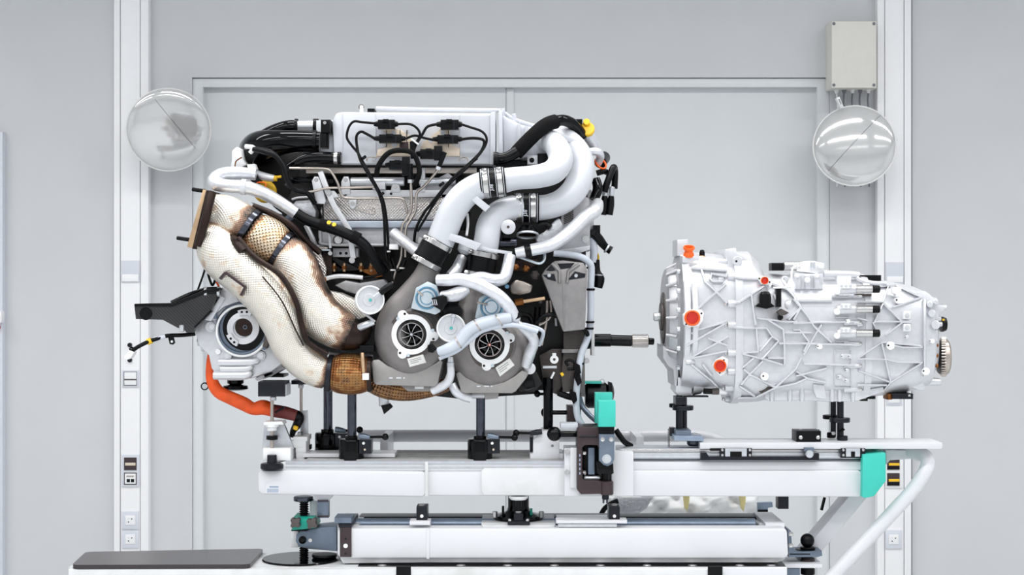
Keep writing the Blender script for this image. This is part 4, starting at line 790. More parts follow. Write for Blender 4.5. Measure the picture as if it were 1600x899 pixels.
# gear case below
PR('gear_case', [(880, 520), (912, 512), (914, 545), (908, 556), (905, 600), (896, 612), (880, 614), (876, 590), (880, 550)], .16, -.1, 'iron', bev=2); B('case_step', 878, 546, 904, 552, .175, .1, 'bracket_cast', bev=1); PR('gear_case', [(842, 556), (862, 545), (878, 545), (880, 600), (872, 618), (850, 608)], .14, -.1, 'iron', bev=2)
B('case_rail', 906, 556, 914, 620, .13, -.1, 'turbo', bev=.8); Bo(916.5, 564, .06, 3.4); lathe('eyelet', (866, 562, .2), (0, 0, 1), [(2.2, 0), (6.6, 0), (6.6, 1.6), (2.2, 1.6)], 'white', en, 20, closed=True); B('eyelet_tail', 863, 552, 869, 557, .203, .2, 'white'); PR('yellow_tag', [(875, 584), (879, 582), (882, 586), (878, 589)], .2, .18, 'yellow')
T('vertical_line', [(855, 470, .2), (854, 500, .2), (850, 520, .2), (846, 540, .2)], 'steel_line', 2.6, n=8); T('vertical_line', [(860, 470, .2), (861, 492, .2), (852, 503, .2), (842, 508, .2)], 'steel_line', 2.4, n=8); T('wire', [(838, 505, .22), (850, 494, .22), (870, 492, .22), (895, 502, .22), (915, 518, .21), (918, 524, .2)], W, 3.4, n=10); cyl('steel_pin', (868, 497, .2), (869, 510, .2), 2, 'alu', en, 10); strip('white_tab', [(861, 592), (866, 582)], 3, .2, .18, 'white', en, .4); B('bracket_bar', 848, 572, 870, 576, .2, .17, 'alu')
T('hose_loop', [(888, 572, .2), (884, 566, .2), (890, 563, .2), (898, 567, .2), (896, 576, .2), (886, 577, .2)], W, 2.4, n=8)
cyl('shaft_collar', (868, 532, .0), (922, 532, .0), 14, 'gloss_black', en, 24)
sh_ = cyl('drive_shaft', (920, 532, 0), (955, 532, 0), 10, 'gloss_black', en, 28); cyl('shaft_neck', (953, 532, 0), (987, 533, 0), 8.8, 'gloss_black', sh_, 28); cyl('shaft_spline', (987, 533, 0), (1013, 533, 0), 10, 'steel_line', sh_, 28); cyl('shaft_tip', (1013, 533.5, 0), (1022, 534, 0), 5.4, 'gloss_black', sh_, 20)
for i in range(22):
    t = 2*PI*i/22; tube('spline_tooth', [(989, 533+10*math.sin(t), .02*math.cos(t)), (1012, 533+10*math.sin(t), .02*math.cos(t))], 'steel', sh_, r=.7, n=6, sub=1)
cyl('starter_motor', (914, 618, .02), (950, 618, .02), 20, 'rubber', en, 28, 4); lathe('starter_cap', (950, 614, .02), (1, 0, 0), [(0, 0), (18, 0), (16, 6), (8, 9), (0, 10)], 'rubber', en, 28); B('turquoise_edge', 914, 597, 940, 600, .06, .0, 'turquoise'); ring('lift_eye', (941, 596, .03), (0, 0, 1), 4, 2.6, 2, 'alu', en, 16, .3)
T('grey_cable', [(904, 615, .12), (910, 635, .12), (922, 650, .14), (934, 660, .16)], 'blue_steel', 4, n=12); T('black_hose_low', [(872, 614, .15), (888, 620, .15), (900, 622, .15)], W, 5, n=12)
PR('lower_black_mass', [(806, 600), (838, 580), (848, 600), (835, 613), (812, 612)], .2, .0, 'core', bev=2); cyl('lower_ring', (818, 598, .22), (834, 594, .22), 13, 'plastic', en, 20)
# right-hand hoses, filler
T('filler_neck', [(930, 232, .06, 8), (922, 216, .08, 9.5), (918, 204, .09, 9.5)], 'sleeve', n=18, sub=2); yc = lathe('filler_cap', (917.5, 204, .1), (-.05, -.4, 1), [(0, 0), (11.4, 0), (11.6, 1), (11.6, 6), (10.4, 7.5), (0, 8)], 'yellow', en, 28); lathe('cap_tab', (916.5, 192, .11), (-.05, -.3, 1), [(0, 0), (5.5, 0), (5.4, 4), (4.6, 5), (0, 5.4)], 'yellow', yc, 16)
T('breather_hose', [(773, 248, .26), (790, 247, .265), (808, 237, .26)], 'gloss_black', 9, n=16); T('foam_hose', [(806, 240, .24), (830, 215, .25), (852, 196, .24), (868, 190, .22)], 'foam', 11.5, n=18); T('breather_hose', [(866, 190, .2), (880, 188, .18), (893, 193, .15), (904, 204, .12), (910, 212, .1)], 'gloss_black', 9, n=16); ring('hose_clamp', (771, 248, .26), (1, 0, 0), 10.4, 8.6, 8, 'plastic', en, 20)
PR('pipe_saddle', [(864, 205), (884, 211), (905, 220), (916, 232), (904, 230), (880, 218)], .2, .1, CP); B('dark_joint', 872, 200, 898, 212, .12, .05, 'plastic'); B('dark_joint', 898, 186, 910, 194, .12, .05, 'plastic'); T('small_elbow', [(918, 238, .12, 6), (932, 237, .12, 6.5), (938, 244, .1, 6.5), (934, 256, .08, 6)], 'sleeve', n=14)
cyl('grey_port', (938, 254, .06), (944, 246, .0), 10, 'gunmetal', en, 20); ring('orange_seal', (938, 256, .08), (.5, -.5, .6), 11.4, 9, 2.4, 'orange_cap', en, 24, .5)
T('hose_pair', [(932, 271, .08), (944, 268, .08), (952, 272, .06)], W, 4.6, n=12); T('hose_pair', [(944, 300, .1, 5.5), (950, 282, .1, 5.2), (958, 262, .08, 5), (961, 268, .05, 5), (960, 295, .05, 5)], W, n=12)
for x in (946, 956): cyl('hose_ferrule', (x, 292, .09), (x-1, 307, .09), 4.8, 'alu', en, 14); T('connector_boot', [(x-1, 307, .09, 4.6), (x-2, 320, .09, 6), (x-4, 336, .09, 5.5)], 'plastic', n=12, sub=2)
T('side_hose', [(931, 280, .12, 7), (934, 295, .13, 8), (928, 312, .14, 7.5)], 'gloss_black', n=14); ring('hose_clamp', (930, 308, .13), (-.2, 1, 0), 8.4, 7, 4, 'alu', en, 18); 
PR('side_plate', [(914, 300), (924, 296), (928, 330), (928, 380), (922, 392), (914, 390)], .1, -.08, 'cast_mid')
T('side_hose', [(926, 362, .12, 7), (936, 374, .1, 7.5), (946, 386, .08, 6), (955, 392, .08, 6.5)], 'plastic', n=14); ring('hose_clamp', (947, 388, .08), (.8, .5, 0), 7.4, 6, 3, 'alu', en, 16); B('side_connector', 927, 352, 938, 368, .12, .05, 'plastic')
T('yellow_lead', [(932, 394, .05), (935, 402, .05), (933, 410, .05)], 'yellow', 1.6, n=8); T('side_sensor', [(931, 406, .08, 6), (932, 425, .08, 6.5), (936, 436, .08, 9), (934, 450, .08, 7)], 'plastic', n=14, sub=3); ring('sensor_ring', (935, 429, .08), (-.1, 1, 0), 8.6, 7, 2.4, 'alu', en, 16); B('shield_tab', 924, 515, 929, 556, .04, -.03, 'white')
# dark bits between turbos and bracket
for x, y, r, m in ((806, 418, 6, 'copper'), (822, 420, 6, 'copper'), (800, 452, 5, 'iron'), (836, 430, 8, 'iron'), (845, 470, 6, 'iron')): lathe('manifold_nut', (x, y, .18), (0, 0, 1), [(0, 0), (r, 0), (r*.9, 3), (r*.5, 5), (0, 5)], m, en, 6)
PR('manifold', [(796, 446), (806, 436), (820, 440), (834, 446), (830, 458), (812, 462), (798, 460)], .2, .1, 'steel_line', bev=4); PR('burnt_flange', [(796, 408), (840, 404), (842, 414), (820, 424), (798, 424)], .15, .1, 'burnt', bev=1); cyl('probe', (804, 474, .24), (852, 466, .24), 3, 'brass_flange', en, 12); cyl('probe_nut', (804, 474, .24), (818, 471.5, .24), 6, 'copper', en, 6); lathe('blue_fitting', (792, 448, .26), (0, 0, 1), [(0, 0), (4, 0), (3, 4), (0, 4)], 'ring_blue', en, 10)
T('dark_hose', [(812, 492, .2), (826, 494, .2), (832, 508, .2), (826, 522, .2)], W, 4, n=10); T('dark_hose', [(840, 480, .18), (838, 500, .18), (830, 515, .18)], W, 5, n=10)
# --- turbos
def turbo(cx, cy, path, lobes, hub, plate, tagp, d=.36):
    t = T('turbo_scroll', path, 'turbo', n=28, sub=6)
    lathe('compressor_cover', (cx, cy, d-.06), (0, 0, 1), [(0, 0), (50, 0), (50, 14), (44, 26), (36, 33), (25, 34), (25, 12), (0, 12)], 'turbo', t, 44)
    ring('cover_shade_ring', (cx, cy, d-.008), (0, 0, 1), 37, 31, 8, 'iron', t, 40)  # dark ring paints the shading between inlet flange and scroll
    f = d+.012; out = []
    for i in range(96):
        a = 2*PI*i/96; r = 31.5
        for la, D, rl in lobes:
            de = (a-la+PI) % (2*PI)-PI; s = D*math.sin(de)
            if abs(s) < rl and math.cos(de) > 0: r = max(r, D*math.cos(de)+math.sqrt(rl*rl-s*s))
        out.append((cx+r*math.cos(a), cy+r*math.sin(a)))
    fl_ = prism('inlet_flange', out, f, f-.03, 'white', t, 1, holes=[ell(cx, cy, 23.5, n=40)])
    for la, D, rl in lobes:
        lathe('flange_hole', (cx+(D+1)*math.cos(la+.12), cy+(D+1)*math.sin(la+.12), f), (0, 0, 1), [(0, .2), (2, .2), (2, 0), (0, 0)], 'burnt', fl_, 12); lathe('flange_boss', (cx+D*math.cos(la-.28), cy+D*math.sin(la-.28), f), (0, 0, 1), [(0, 0), (2.8, 0), (2.4, .8), (0, .8)], 'zinc_blue', fl_, 12)
    lathe('inlet_bore', (cx, cy, f-.005), (0, 0, 1), [(23.6, 0), (23.6, -26), (.01, -26), (.01, -25), (22, -25), (22, 0)], 'gloss_black', t, 40, closed=True)
    ring('shroud_ring', (cx, cy, f-.016), (0, 0, 1), 19.2, 17.2, 3, 'steel', t, 40, .6)
    im = lathe('impeller_hub', (cx, cy, f-.032), (0, 0, 1), [(0, 11), (2.2, 11), (3.2, 9), (4.5, 5), (8, 1.5), (16, 0), (0, 0)], 'gloss_black', t, 24)
    for i in range(8):
        a = 2*PI*i/8+.25; bm = bmesh.new(); row = []
        for s in range(5):
            r = 3+14.2*s/4; aa = a+.05*s; w_ = .3+.4*s/4
            q = [P(cx+r*math.cos(aa)-o_*w_*math.sin(aa), cy+r*math.sin(aa)+o_*w_*math.cos(aa), f-.014-h_) for o_, h_ in ((-1, 0), (1, 0), (3.6, .014), (2.4, .014))]
            row.append([bm.verts.new(v) for v in q])
        for A, B_ in zip(row, row[1:]):
            for j in range(4): bm.faces.new((A[j], A[(j+1) % 4], B_[(j+1) % 4], B_[j]))
        bm.faces.new(row[0]); bm.faces.new(row[-1]); fin('blade', bm, 'steel', im)
    lathe('hub_nut', (cx, cy, f-.012), (0, 0, 1), [(0, 0), (2.4, 0), (2.2, 3), (0, 3)], hub, im, 12); lathe('hub_tip', (cx, cy, f-.006), (0, 0, 1), [(0, 0), (1.6, 0), (1.4, 1.6), (0, 2)], 'alu', im, 10)
    prism('turbine_plate', plate, d-.01, d-.16, 'turbo_plate', t, 2.5)
    prism('data_plate', tagp, d+.012, d-.02, 'label', t, .4)
    a_, b_, c_, e_ = tagp
    for k in (.25, .45, .65): 
        p0 = (a_[0]+(e_[0]-a_[0])*k+(b_[0]-a_[0])*.12, a_[1]+(e_[1]-a_[1])*k+(b_[1]-a_[1])*.12); p1 = (p0[0]+(b_[0]-a_[0])*(.7 if k < .6 else .5), p0[1]+(b_[1]-a_[1])*(.7 if k < .6 else .5))
        strip('print_line', [p0, p1], .8, d+.0125, d+.012, 'groove', t, 0)
    return t
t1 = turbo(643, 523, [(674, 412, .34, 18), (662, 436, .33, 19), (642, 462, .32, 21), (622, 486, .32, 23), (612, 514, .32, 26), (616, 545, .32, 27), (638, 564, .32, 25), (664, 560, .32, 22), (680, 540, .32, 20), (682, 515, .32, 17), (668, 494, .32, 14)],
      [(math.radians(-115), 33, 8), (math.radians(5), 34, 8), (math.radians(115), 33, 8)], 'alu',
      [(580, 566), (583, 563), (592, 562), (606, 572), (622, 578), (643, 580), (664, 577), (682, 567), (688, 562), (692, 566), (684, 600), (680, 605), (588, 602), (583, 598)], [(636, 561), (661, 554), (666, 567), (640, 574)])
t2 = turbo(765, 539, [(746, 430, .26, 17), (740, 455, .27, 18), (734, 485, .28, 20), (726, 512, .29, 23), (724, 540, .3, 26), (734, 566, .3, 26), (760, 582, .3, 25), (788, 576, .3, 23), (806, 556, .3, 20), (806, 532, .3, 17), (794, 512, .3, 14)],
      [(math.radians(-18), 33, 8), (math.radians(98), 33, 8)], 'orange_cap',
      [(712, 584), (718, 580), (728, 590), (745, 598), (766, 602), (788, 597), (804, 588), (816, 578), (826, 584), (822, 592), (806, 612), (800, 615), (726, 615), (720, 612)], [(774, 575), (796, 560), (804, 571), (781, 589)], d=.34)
for t_, x, y, d_ in ((t1, 620, 591, .351), (t2, 757, 604, .331)):
    for i, w_ in enumerate((7, 10, 3)): strip('cast_mark', [(x-12+i*11, y), (x-12+i*11+w_*.8, y)], 2, d_, d_-.002, 'plate_grey', t_, 0)
B('turbine_boss', 626, 603, 672, 612, .3, .22, 'turbo_plate', bev=1.5); B('boss_window', 648, 604, 662, 608, .303, .3, 'white'); cyl('turbine_foot', (737, 618, .28), (758, 618, .28), 5, 'cast_mid', en, 16); PR('turbine_foot', [(756, 612), (780, 612), (778, 623), (758, 625)], .29, .2, 'turbo_plate', bev=1.5)
# wastegate cans
def can(x, y, r, d, pin):
    c = lathe('actuator_can', (x, y, d-.05), (0, 0, 1), [(0, 0), (r-1, 0), (r, 2), (r, 22), (r-1, 25), (r-3, 25), (r-4, 23.5), (r*.45, 23), (r*.4, 24.5), (0, 24.5)], 'cast', en, 40)
    ring('can_lip', (x, y, d-.005), (0, 0, 1), r, r-2.4, 3.5, 'white', c, 40); lathe('teal_dot', (x, y, d), (0, 0, 1), [(0, 0), (2.8, 0), (2.4, .8), (0, .8)], 'teal_dot', c, 6); cyl('can_nipple', (x+pin[0]*.35, y+pin[1]*.35, d+.008), (x+pin[0], y+pin[1], d+.012), 2.4, 'alu', c, 10)
can(578.5, 469, 22.5, .42, (16, -12)); can(705, 513, 22.5, .42, (4, -19)); T('nipple_hose', [(594, 458, .43), (604, 450, .43), (612, 445, .42)], W, 5, n=12, sub=2); T('can_rod', [(572, 492, .38), (586, 503, .38)], 'cast_mid', 2, n=8, sub=1); cyl('nipple_clip', (708, 497, .43), (709, 491, .43), 4, 'alu', en, 12)
def blue(pts, x, y, d, pin):
    p = PR('actuator_plate', pts, d, d-.03, 'zinc_blue', bev=1); ring('blue_ring', (x, y, d), (0, 0, 1), 18, 15.5, 2, 'ring_blue', p, 32, .4); lathe('plate_dome', (x, y, d), (0, 0, 1), [(0, 5), (9, 5), (11, 3.4), (14, 3), (15.5, 0), (0, 0)], 'zinc_blue', p, 30); ring('blue_ring', (x, y, d+.008), (0, 0, 1), 11, 10, 1, 'ring_blue', p, 28, .2); cyl('pin', (pin[0], pin[1], d+.02), (x-6, y-4, d+.016), 1.8, 'steel_line', p, 8)
blue([(650, 450), (668, 440), (682, 446), (690, 470), (688, 488), (680, 492), (642, 482)], 667, 466, .385, (652, 455)); blue([(742, 497), (748, 466), (756, 461), (784, 470), (792, 480), (790, 488), (752, 500)], 768, 480, .375, (745, 473))
# sleeves among the turbos
T('white_sleeve', [(684, 438, .42, 9), (700, 438, .43, 9.5), (722, 437, .43, 10), (752, 447, .43, 10), (780, 463, .43, 10), (797, 482, .42, 9.5), (806, 500, .4, 8)], 'sleeve', n=18); T('foil_elbow', [(728, 440, .4, 9), (750, 434, .4, 9.5), (770, 438, .4, 10), (786, 436, .4, 9.5), (792, 424, .39, 9.5), (797, 400, .37, 9)], 'foil_sleeve', n=18); T('foil_sleeve', [(614, 364, .26, 9), (632, 378, .28, 9), (652, 394, .3, 9)], 'foil_sleeve', n=18, sub=2); T('foil_pipe', [(722, 402, .3, 8), (714, 420, .32, 9), (704, 432, .33, 9)], 'foil_sleeve', n=16, sub=3); lathe('white_bulb', (727, 388, .3), (-.3, .9, .2), [(0, -12), (9, -9), (12, -2), (11, 6), (6, 10), (0, 11)], 'pipe_white', en, 22)
T('foil_hose', [(690, 462, .42, 7), (704, 462, .43, 10), (716, 459, .43, 11), (730, 452, .42, 8)], 'foil_sleeve', n=16); cn = PR('hose_connector', [(674, 466), (692, 461), (698, 464), (699, 474), (690, 486), (676, 478)], .45, .4, 'plastic', bev=1.5)
for i in range(3): strip('connector_mark', [(675+i*3, 468), (677+i*3, 477)], 1, .452, .45, 'plate_grey', cn, 0)
PR('black_valve', [(690, 480), (700, 474), (716, 476), (722, 484), (718, 492), (704, 490), (694, 492)], .38, .3, 'plastic', bev=2)
T('silicone_hose', [(686, 550, .43, 7), (700, 545, .44, 8.5), (716, 536, .44, 9), (730, 518, .44, 9.5), (748, 507, .44, 9.5), (775, 500, .43, 9), (797, 496, .42, 8.5)], 'silicone', n=18); T('silicone_hose', [(690, 558, .42, 4), (712, 548, .43, 5), (735, 530, .43, 5), (756, 515, .43, 5), (800, 508, .42, 4), (840, 518, .4, 4)], 'silicone', n=12)
for x, y in ((716, 536), (746, 509), (780, 501)): ring('hose_tie', (x-1, y, .44), (.8, -.5, 0), 10.6, 9, 2, 'steel_line', en, 18, .3)
PR('black_plug', [(668, 540), (674, 537), (682, 546), (676, 552), (668, 550)], .43, .38, 'plastic', bev=1)
T('foil_sleeve', [(806, 502, .38, 5), (818, 514, .38, 7), (830, 524, .37, 8.5), (834, 536, .36, 8), (828, 552, .35, 9), (822, 572, .33, 8)], 'foil_sleeve', n=16); T('silicone_hose', [(800, 506, .39), (822, 508, .38), (846, 516, .36), (848, 526, .34), (842, 540, .32)], 'silicone', 3, n=10); lathe('pipe_flange', (828, 576, .3), (0, 0, 1), [(0, 0), (9, 0), (9, 5), (5, 7), (0, 7)], 'cast', en, 20); PR('black_ties', [(800, 494), (812, 488), (816, 494), (806, 500)], .42, .36, 'foam')
T('oil_return', [(704, 558, .36, 4), (704, 572, .36, 5.5), (704, 586, .36, 6.5), (697, 600, .35, 7), (676, 611, .33, 7)], 'sleeve', n=14); cyl('oil_union', (704, 566, .36), (704, 574, .36), 6, 'alu', en, 14); T('oil_return', [(706, 600, .32, 6), (712, 612, .32, 7), (722, 619, .31, 7), (735, 623, .3, 7)], 'sleeve', n=14); cyl('oil_union', (688, 556, .4), (691, 562, .4), 5, 'alu', en, 12)
T('wire', [(606, 405, .25), (612, 420, .25), (613, 440, .25)], W, 3, n=8); T('wire', [(612, 404, .25), (622, 424, .25), (634, 406, .25)], W, 2.6, n=8); B('white_clip', 608, 382, 622, 390, .27, .22, 'white')
for x, y in ((606, 392), (614, 421), (628, 418)): ring('clip_ring', (x, y, .26), (0, 1, 0), 4.5, 3, 2.4, 'label', en, 12, .3)
# --- left: front accessory drive, carbon bracket
fc = PR('front_case', [(326, 482), (338, 462), (352, 452), (378, 458), (420, 505), (430, 550), (442, 568), (424, 582), (392, 592), (340, 590), (330, 576), (326, 556), (310, 540), (304, 515), (314, 505)], .26, -.05, 'cast', bev=4)
lathe('rotor_housing', (382, 514, .24), (0, 0, 1), [(0, 0), (42, 0), (42, 20), (39, 24), (36, 24), (35, 18), (0, 18)], 'blue_steel', fc, 44); lathe('dark_cavity', (384, 512, .275), (0, 0, 1), [(0, 0), (36, 0), (36, 1), (0, 1)], 'gloss_black', fc, 40)
ring('bright_ring', (380, 517, .265), (0, 0, 1), 41, 37.5, 13, 'white', fc, 44); lathe('rotor', (381, 513, .275), (0, 0, 1), [(0, 0), (25, 0), (25.5, 2), (25, 8), (21, 9), (15.4, 10), (15, 6), (0, 6)], 'cast', fc, 40); lathe('rotor_core', (383, 511, .275), (0, 0, 1), [(0, 10.6), (3, 10.6), (14, 9.6), (15, 6), (0, 6)], 'burnt', fc, 32); ring('core_bolt', (383, 511.5, .297), (0, 0, 1), 3.4, 2.2, 1.4, 'blue_steel', fc, 16, .3)
for a0 in (-1.55, 2.4):
    pts = [(382+r*math.cos(a0+k), 514+r*math.sin(a0+k)) for r, ks in ((30.5, (-.4, -.2, 0, .2, .4)), (22, (.4, .2, 0, -.2, -.4))) for k in ks]
    q = prism('rotor_segment', pts, .302, .28, 'cast', fc, .6)
    for k in (-.18, .12): lathe('segment_hole', (382+26.5*math.cos(a0+k), 514+26.5*math.sin(a0+k), .302), (0, 0, 1), [(0, 0), (2, 0), (2, .3), (0, .3)], 'plastic', q, 10)
PR('dark_arc', [(392, 476), (408, 484), (420, 504), (424, 525), (416, 545), (410, 542), (414, 520), (406, 500)], .3, .2, 'iron', bev=1.5)
for x, y, r in ((374, 467, 4.4), (336, 494, 4.4), (332, 511, 5.5), (356, 556, 6), (408, 556, 6.5), (413, 542, 4.6)): Bo(x, y, .275 if r > 5 else .27, r*.8, 'blue_steel' if r < 5 else 'cast', fc); lathe('bolt_boss', (x, y, .24), (0, 0, 1), [(0, 0), (r*1.7, 0), (r*1.5, 15), (0, 15)], 'cast', fc, 20)
lathe('small_boss', (351, 542, .26), (0, 0, 1), [(0, 0), (3, 0), (2.4, 2), (0, 2)], 'blue_steel', fc, 12); lathe('ring_lug', (341, 550, .262), (0, 0, 1), [(0, 0), (5, 0), (4, 2), (0, 2)], 'white', fc, 14)
for y, x0, x1, r in ((566, 342, 402, 6), (577, 345, 392, 5), (587, 334, 390, 6.5)): T('case_pipe', [(x0, y, .27, r), (x1-8, y, .275, r), (x1, y-3, .27, r)], 'cast', par=fc, n=14, sub=2)
for y, x0, x1 in ((517, 302, 326), (534, 310, 330), (543, 316, 336)): T('port_stub', [(x0, y, .15, 7), (x1, y, .16, 7)], 'cast', par=fc, n=14, sub=1)
PR('case_web', [(320, 500), (345, 462), (352, 466), (330, 502)], .28, .2, 'cast', par=fc, bev=1); PR('upper_lug', [(348, 446), (368, 462), (380, 470), (350, 480), (338, 490), (330, 500), (340, 474)], .272, .1, 'cast', par=fc, bev=1.5)
PR('lower_fin', [(398, 592), (440, 570), (444, 576), (420, 590), (402, 596)], .2, .05, 'cast_mid', par=fc)
lathe('drain_cap', (368, 594, .16), (0, 1, 0), [(0, 0), (13, 0), (13, 5), (9, 7), (19, 9), (20, 14), (14, 16), (0, 16)], 'gloss_black', fc, 26); B('dark_rail', 394, 586, 443, 590, .16, .05, 'plastic', bev=.6); PR('rail_knob', [(408, 582), (424, 578), (428, 584), (414, 591)], .2, .12, 'plastic')
cb = PR('carbon_bracket', [(209.5, 476), (268, 475), (290, 466), (322, 453), (343, 451), (330, 484), (304, 512), (302, 520), (291, 520), (286, 514), (278, 513), (254, 500), (212, 499)], .3, .27, 'carbon', bev=.8)
prism('bracket_flange', [(210, 475), (268, 474), (290, 465), (322, 452), (344, 450), (342, 456), (322, 458), (292, 470), (270, 479), (210, 479)], .305, .1, 'plastic', cb, .8); lathe('dark_oval', (228, 490.5, .3), (0, 0, 1), [(0, 0), (10, 0), (9, 1.2), (0, 1.6)], 'plastic', cb, 22); T('bracket_ridge', [(268, 474, .24), (296, 461, .22), (324, 452, .2)], 'gloss_black', 4, par=cb, n=12)
cyl('spring_mount', (318, 456, .29), (344, 455, .29), 7, 'plastic', cb, 16); 
for x in (320, 340): ring('mount_ring', (x, 456, .29), (1, 0, 0), 7.8, 5, 4.5, 'alu', cb, 18)
cyl('lower_mount', (284, 508, .3), (284, 519, .3), 4, 'alu', cb, 12); strip('edge_strip', [(304, 512), (330, 486)], 3, .304, .28, 'gloss_black', cb, .4)
T('small_hook', [(325, 428, .2), (328, 438, .2), (332, 446, .2), (336, 436, .2), (330, 430, .2)], 'plastic', 2, n=8); T('thin_cable', [(322, 415, .15), (316, 434, .15), (308, 456, .15)], W, 1.6, n=6); T('orange_wire', [(338, 440, .2), (342, 448, .2)], 'orange', 1.8, n=6, sub=1)
sl = T('sensor_lead', [(305, 522, .25), (285, 524, .26), (262, 525, .27), (244, 530, .28), (230, 535, .29), (216, 542, .3), (207, 548, .3)], 'rubber', 3.2, n=10); T('lead_label', [(258, 526, .272), (240, 530.5, .28)], 'plate_grey', 3.6, par=sl, n=10, sub=1); ring('yellow_band', (237, 532, .285), (-.9, .4, 0), 4.8, 3, 8, 'yellow', sl, 16); prism('lead_tab', [(262, 526), (270, 525), (273, 536), (270, 539), (265, 538)], .28, .27, 'plastic', sl, .5)
lathe('tab_hole', (268.5, 534, .28), (0, 0, 1), [(0, .2), (2, .2), (2, 0), (0, 0)], 'plate_grey', sl, 12); prism('lead_plug', [(202, 548), (209, 551), (204, 560), (196, 563), (194, 558)], .32, .28, 'white', sl, 1); ring('plug_ring', (206, 547, .3), (.5, -.6, .4), 5, 3, 3, 'plastic', sl, 14)
oc = T('orange_cable', [(329, 545, .2, 3), (328, 568, .2, 6), (331, 594, .2, 9), (341, 612, .2, 10), (360, 622, .2, 10.5), (380, 631, .2, 11), (396, 639, .2, 10), (412, 637, .2, 12), (428, 643, .2, 9.5)], 'orange', n=18); T('cable_sheath', [(426, 642, .2, 10), (445, 645, .2, 10), (463, 650, .2, 9)], 'maroon', par=oc, n=18, sub=2); T('cable_boot', [(460, 648, .2, 8), (468, 652, .19, 7.5), (464, 664, .18, 7), (458, 674, .17, 5), (456, 684, .17, 4)], 'plastic', par=oc, n=14)
T('cable_tie', [(430, 645, .24), (444, 637, .24)], 'plastic', 1.6, par=oc, n=6, sub=1); ring('eyelet', (320, 604, .2), (0, 0, 1), 6.2, 4.4, 2, 'plastic', en, 20, .4); strip('eyelet_arm', [(322, 600), (330, 598)], 4, .203, .2, 'plastic', en, .3); cyl('yellow_plug', (461, 672, .2), (463, 666, .2), 4, 'yellow', oc, 12)
# ---------------------------------------------------------------- gearbox
gb = thing('gearbox', 'large silver cast gearbox with ribbed casing and orange plugs, right of engine', 'gearbox', (1250, 628, .1))
GA = [(1058, 398, 604, 92), (1078, 394, 607, 98), (1110, 397, 607, 100), (1138, 400, 618, 100)]
GB = [(1136, 393, 627, 104), (1162, 393, 627, 106), (1176, 407, 626, 104), (1186, 427, 624, 98), (1240, 429, 622, 94), (1336, 429, 622, 96)]
GC = [(1335, 430, 621, 96), (1370, 437, 617, 92), (1418, 447, 610, 84), (1442, 457, 600, 74)]
GD = [(1440, 468, 594, 58), (1450, 474, 588, 50), (1457, 482, 576, 40)]
EX = 3.6
loft('bell_housing', GA, 'cast', gb, ex=EX); loft('main_casing', GB, 'cast', gb, ex=EX); loft('rear_casing', GC, 'cast', gb, ex=EX); loft('tail_cover', GD, 'cast', gb, ex=EX)
def sec(x):
    for S_ in (GA, GB, GC, GD):
        if S_[0][0] <= x <= S_[-1][0]+(0 if S_ is GD else -1.5):
            for a, b in zip(S_, S_[1:]):
                if a[0] <= x <= b[0]:
                    t = (x-a[0])/(b[0]-a[0]); return [a[k]+(b[k]-a[k])*t for k in range(4)]
    return GA[0] if x < 1058 else GD[-1]
def surf(x, y):
    d = .28
    for _ in range(4):
        q = K(d)/K(.1); X = 800+(x-800)*q; Y = 449.5+(y-449.5)*q
        _, t, b, h = sec(X); m = (t+b)/2; u = min(.995, abs(Y-m)/((b-t)/2)); d = .1+h*K(.1)*(1-u**EX)**(1/EX)
    return d
def rib(pts, w=4.4, h=.016, name='rib', m='cast', par=None, dip=.01):
    q = []
    for (a, b), (c, e) in zip(pts, pts[1:]):
        n = max(1, int(math.hypot(c-a, e-b)/6))
        q += [(a+(c-a)*i/n, b+(e-b)*i/n) for i in range(n)]
    q.append(pts[-1]); o = offs(q, w); n = len(q); L, R = o[:n], o[n:][::-1]; L2 = offs(q, w*.55); Lt, Rt = L2[:n], L2[n:][::-1]
    bm = bmesh.new(); prev = None
    for i in range(n):
        d = surf(*q[i]); vs = [bm.verts.new(P(*L[i], d-dip)), bm.verts.new(P(*L[i], d+h*.6)), bm.verts.new(P(*Lt[i], d+h)), bm.verts.new(P(*Rt[i], d+h)), bm.verts.new(P(*R[i], d+h*.6)), bm.verts.new(P(*R[i], d-dip))]
        if prev:
            for j in range(6): bm.faces.new((prev[j], prev[(j+1) % 6], vs[(j+1) % 6], vs[j]))
        else: bm.faces.new(vs)
        prev = vs
    bm.faces.new(prev[::-1]); return fin(name, bm, m, par or gb, 30)
def boss(x, y, r, h=.014, m='white', hole=True, par=None):
    d = surf(x, y); k = K(d)
    o = lathe('boss', (x, y, d-.01), (0, 0, 1), [(0, 0), (r, 0), (r, (h+.01)/k-.6), (r-.8, (h+.01)/k), (0, (h+.01)/k)], m, par or gb, 20)
    if hole: lathe('threaded_hole', (x, y, d+h), (0, 0, 1), [(0, .15), (r*.24, .15), (r*.24, 0), (0, 0)], 'gunmetal', o, 10)
    return o
def pad(pts, h, m='cast', name='pad', bev=1, back=.05):
    cx = sum(p[0] for p in pts)/len(pts); cy = sum(p[1] for p in pts)/len(pts); d = surf(cx, cy)
    return prism(name, pts, d+h, d-back, m, gb, bev)
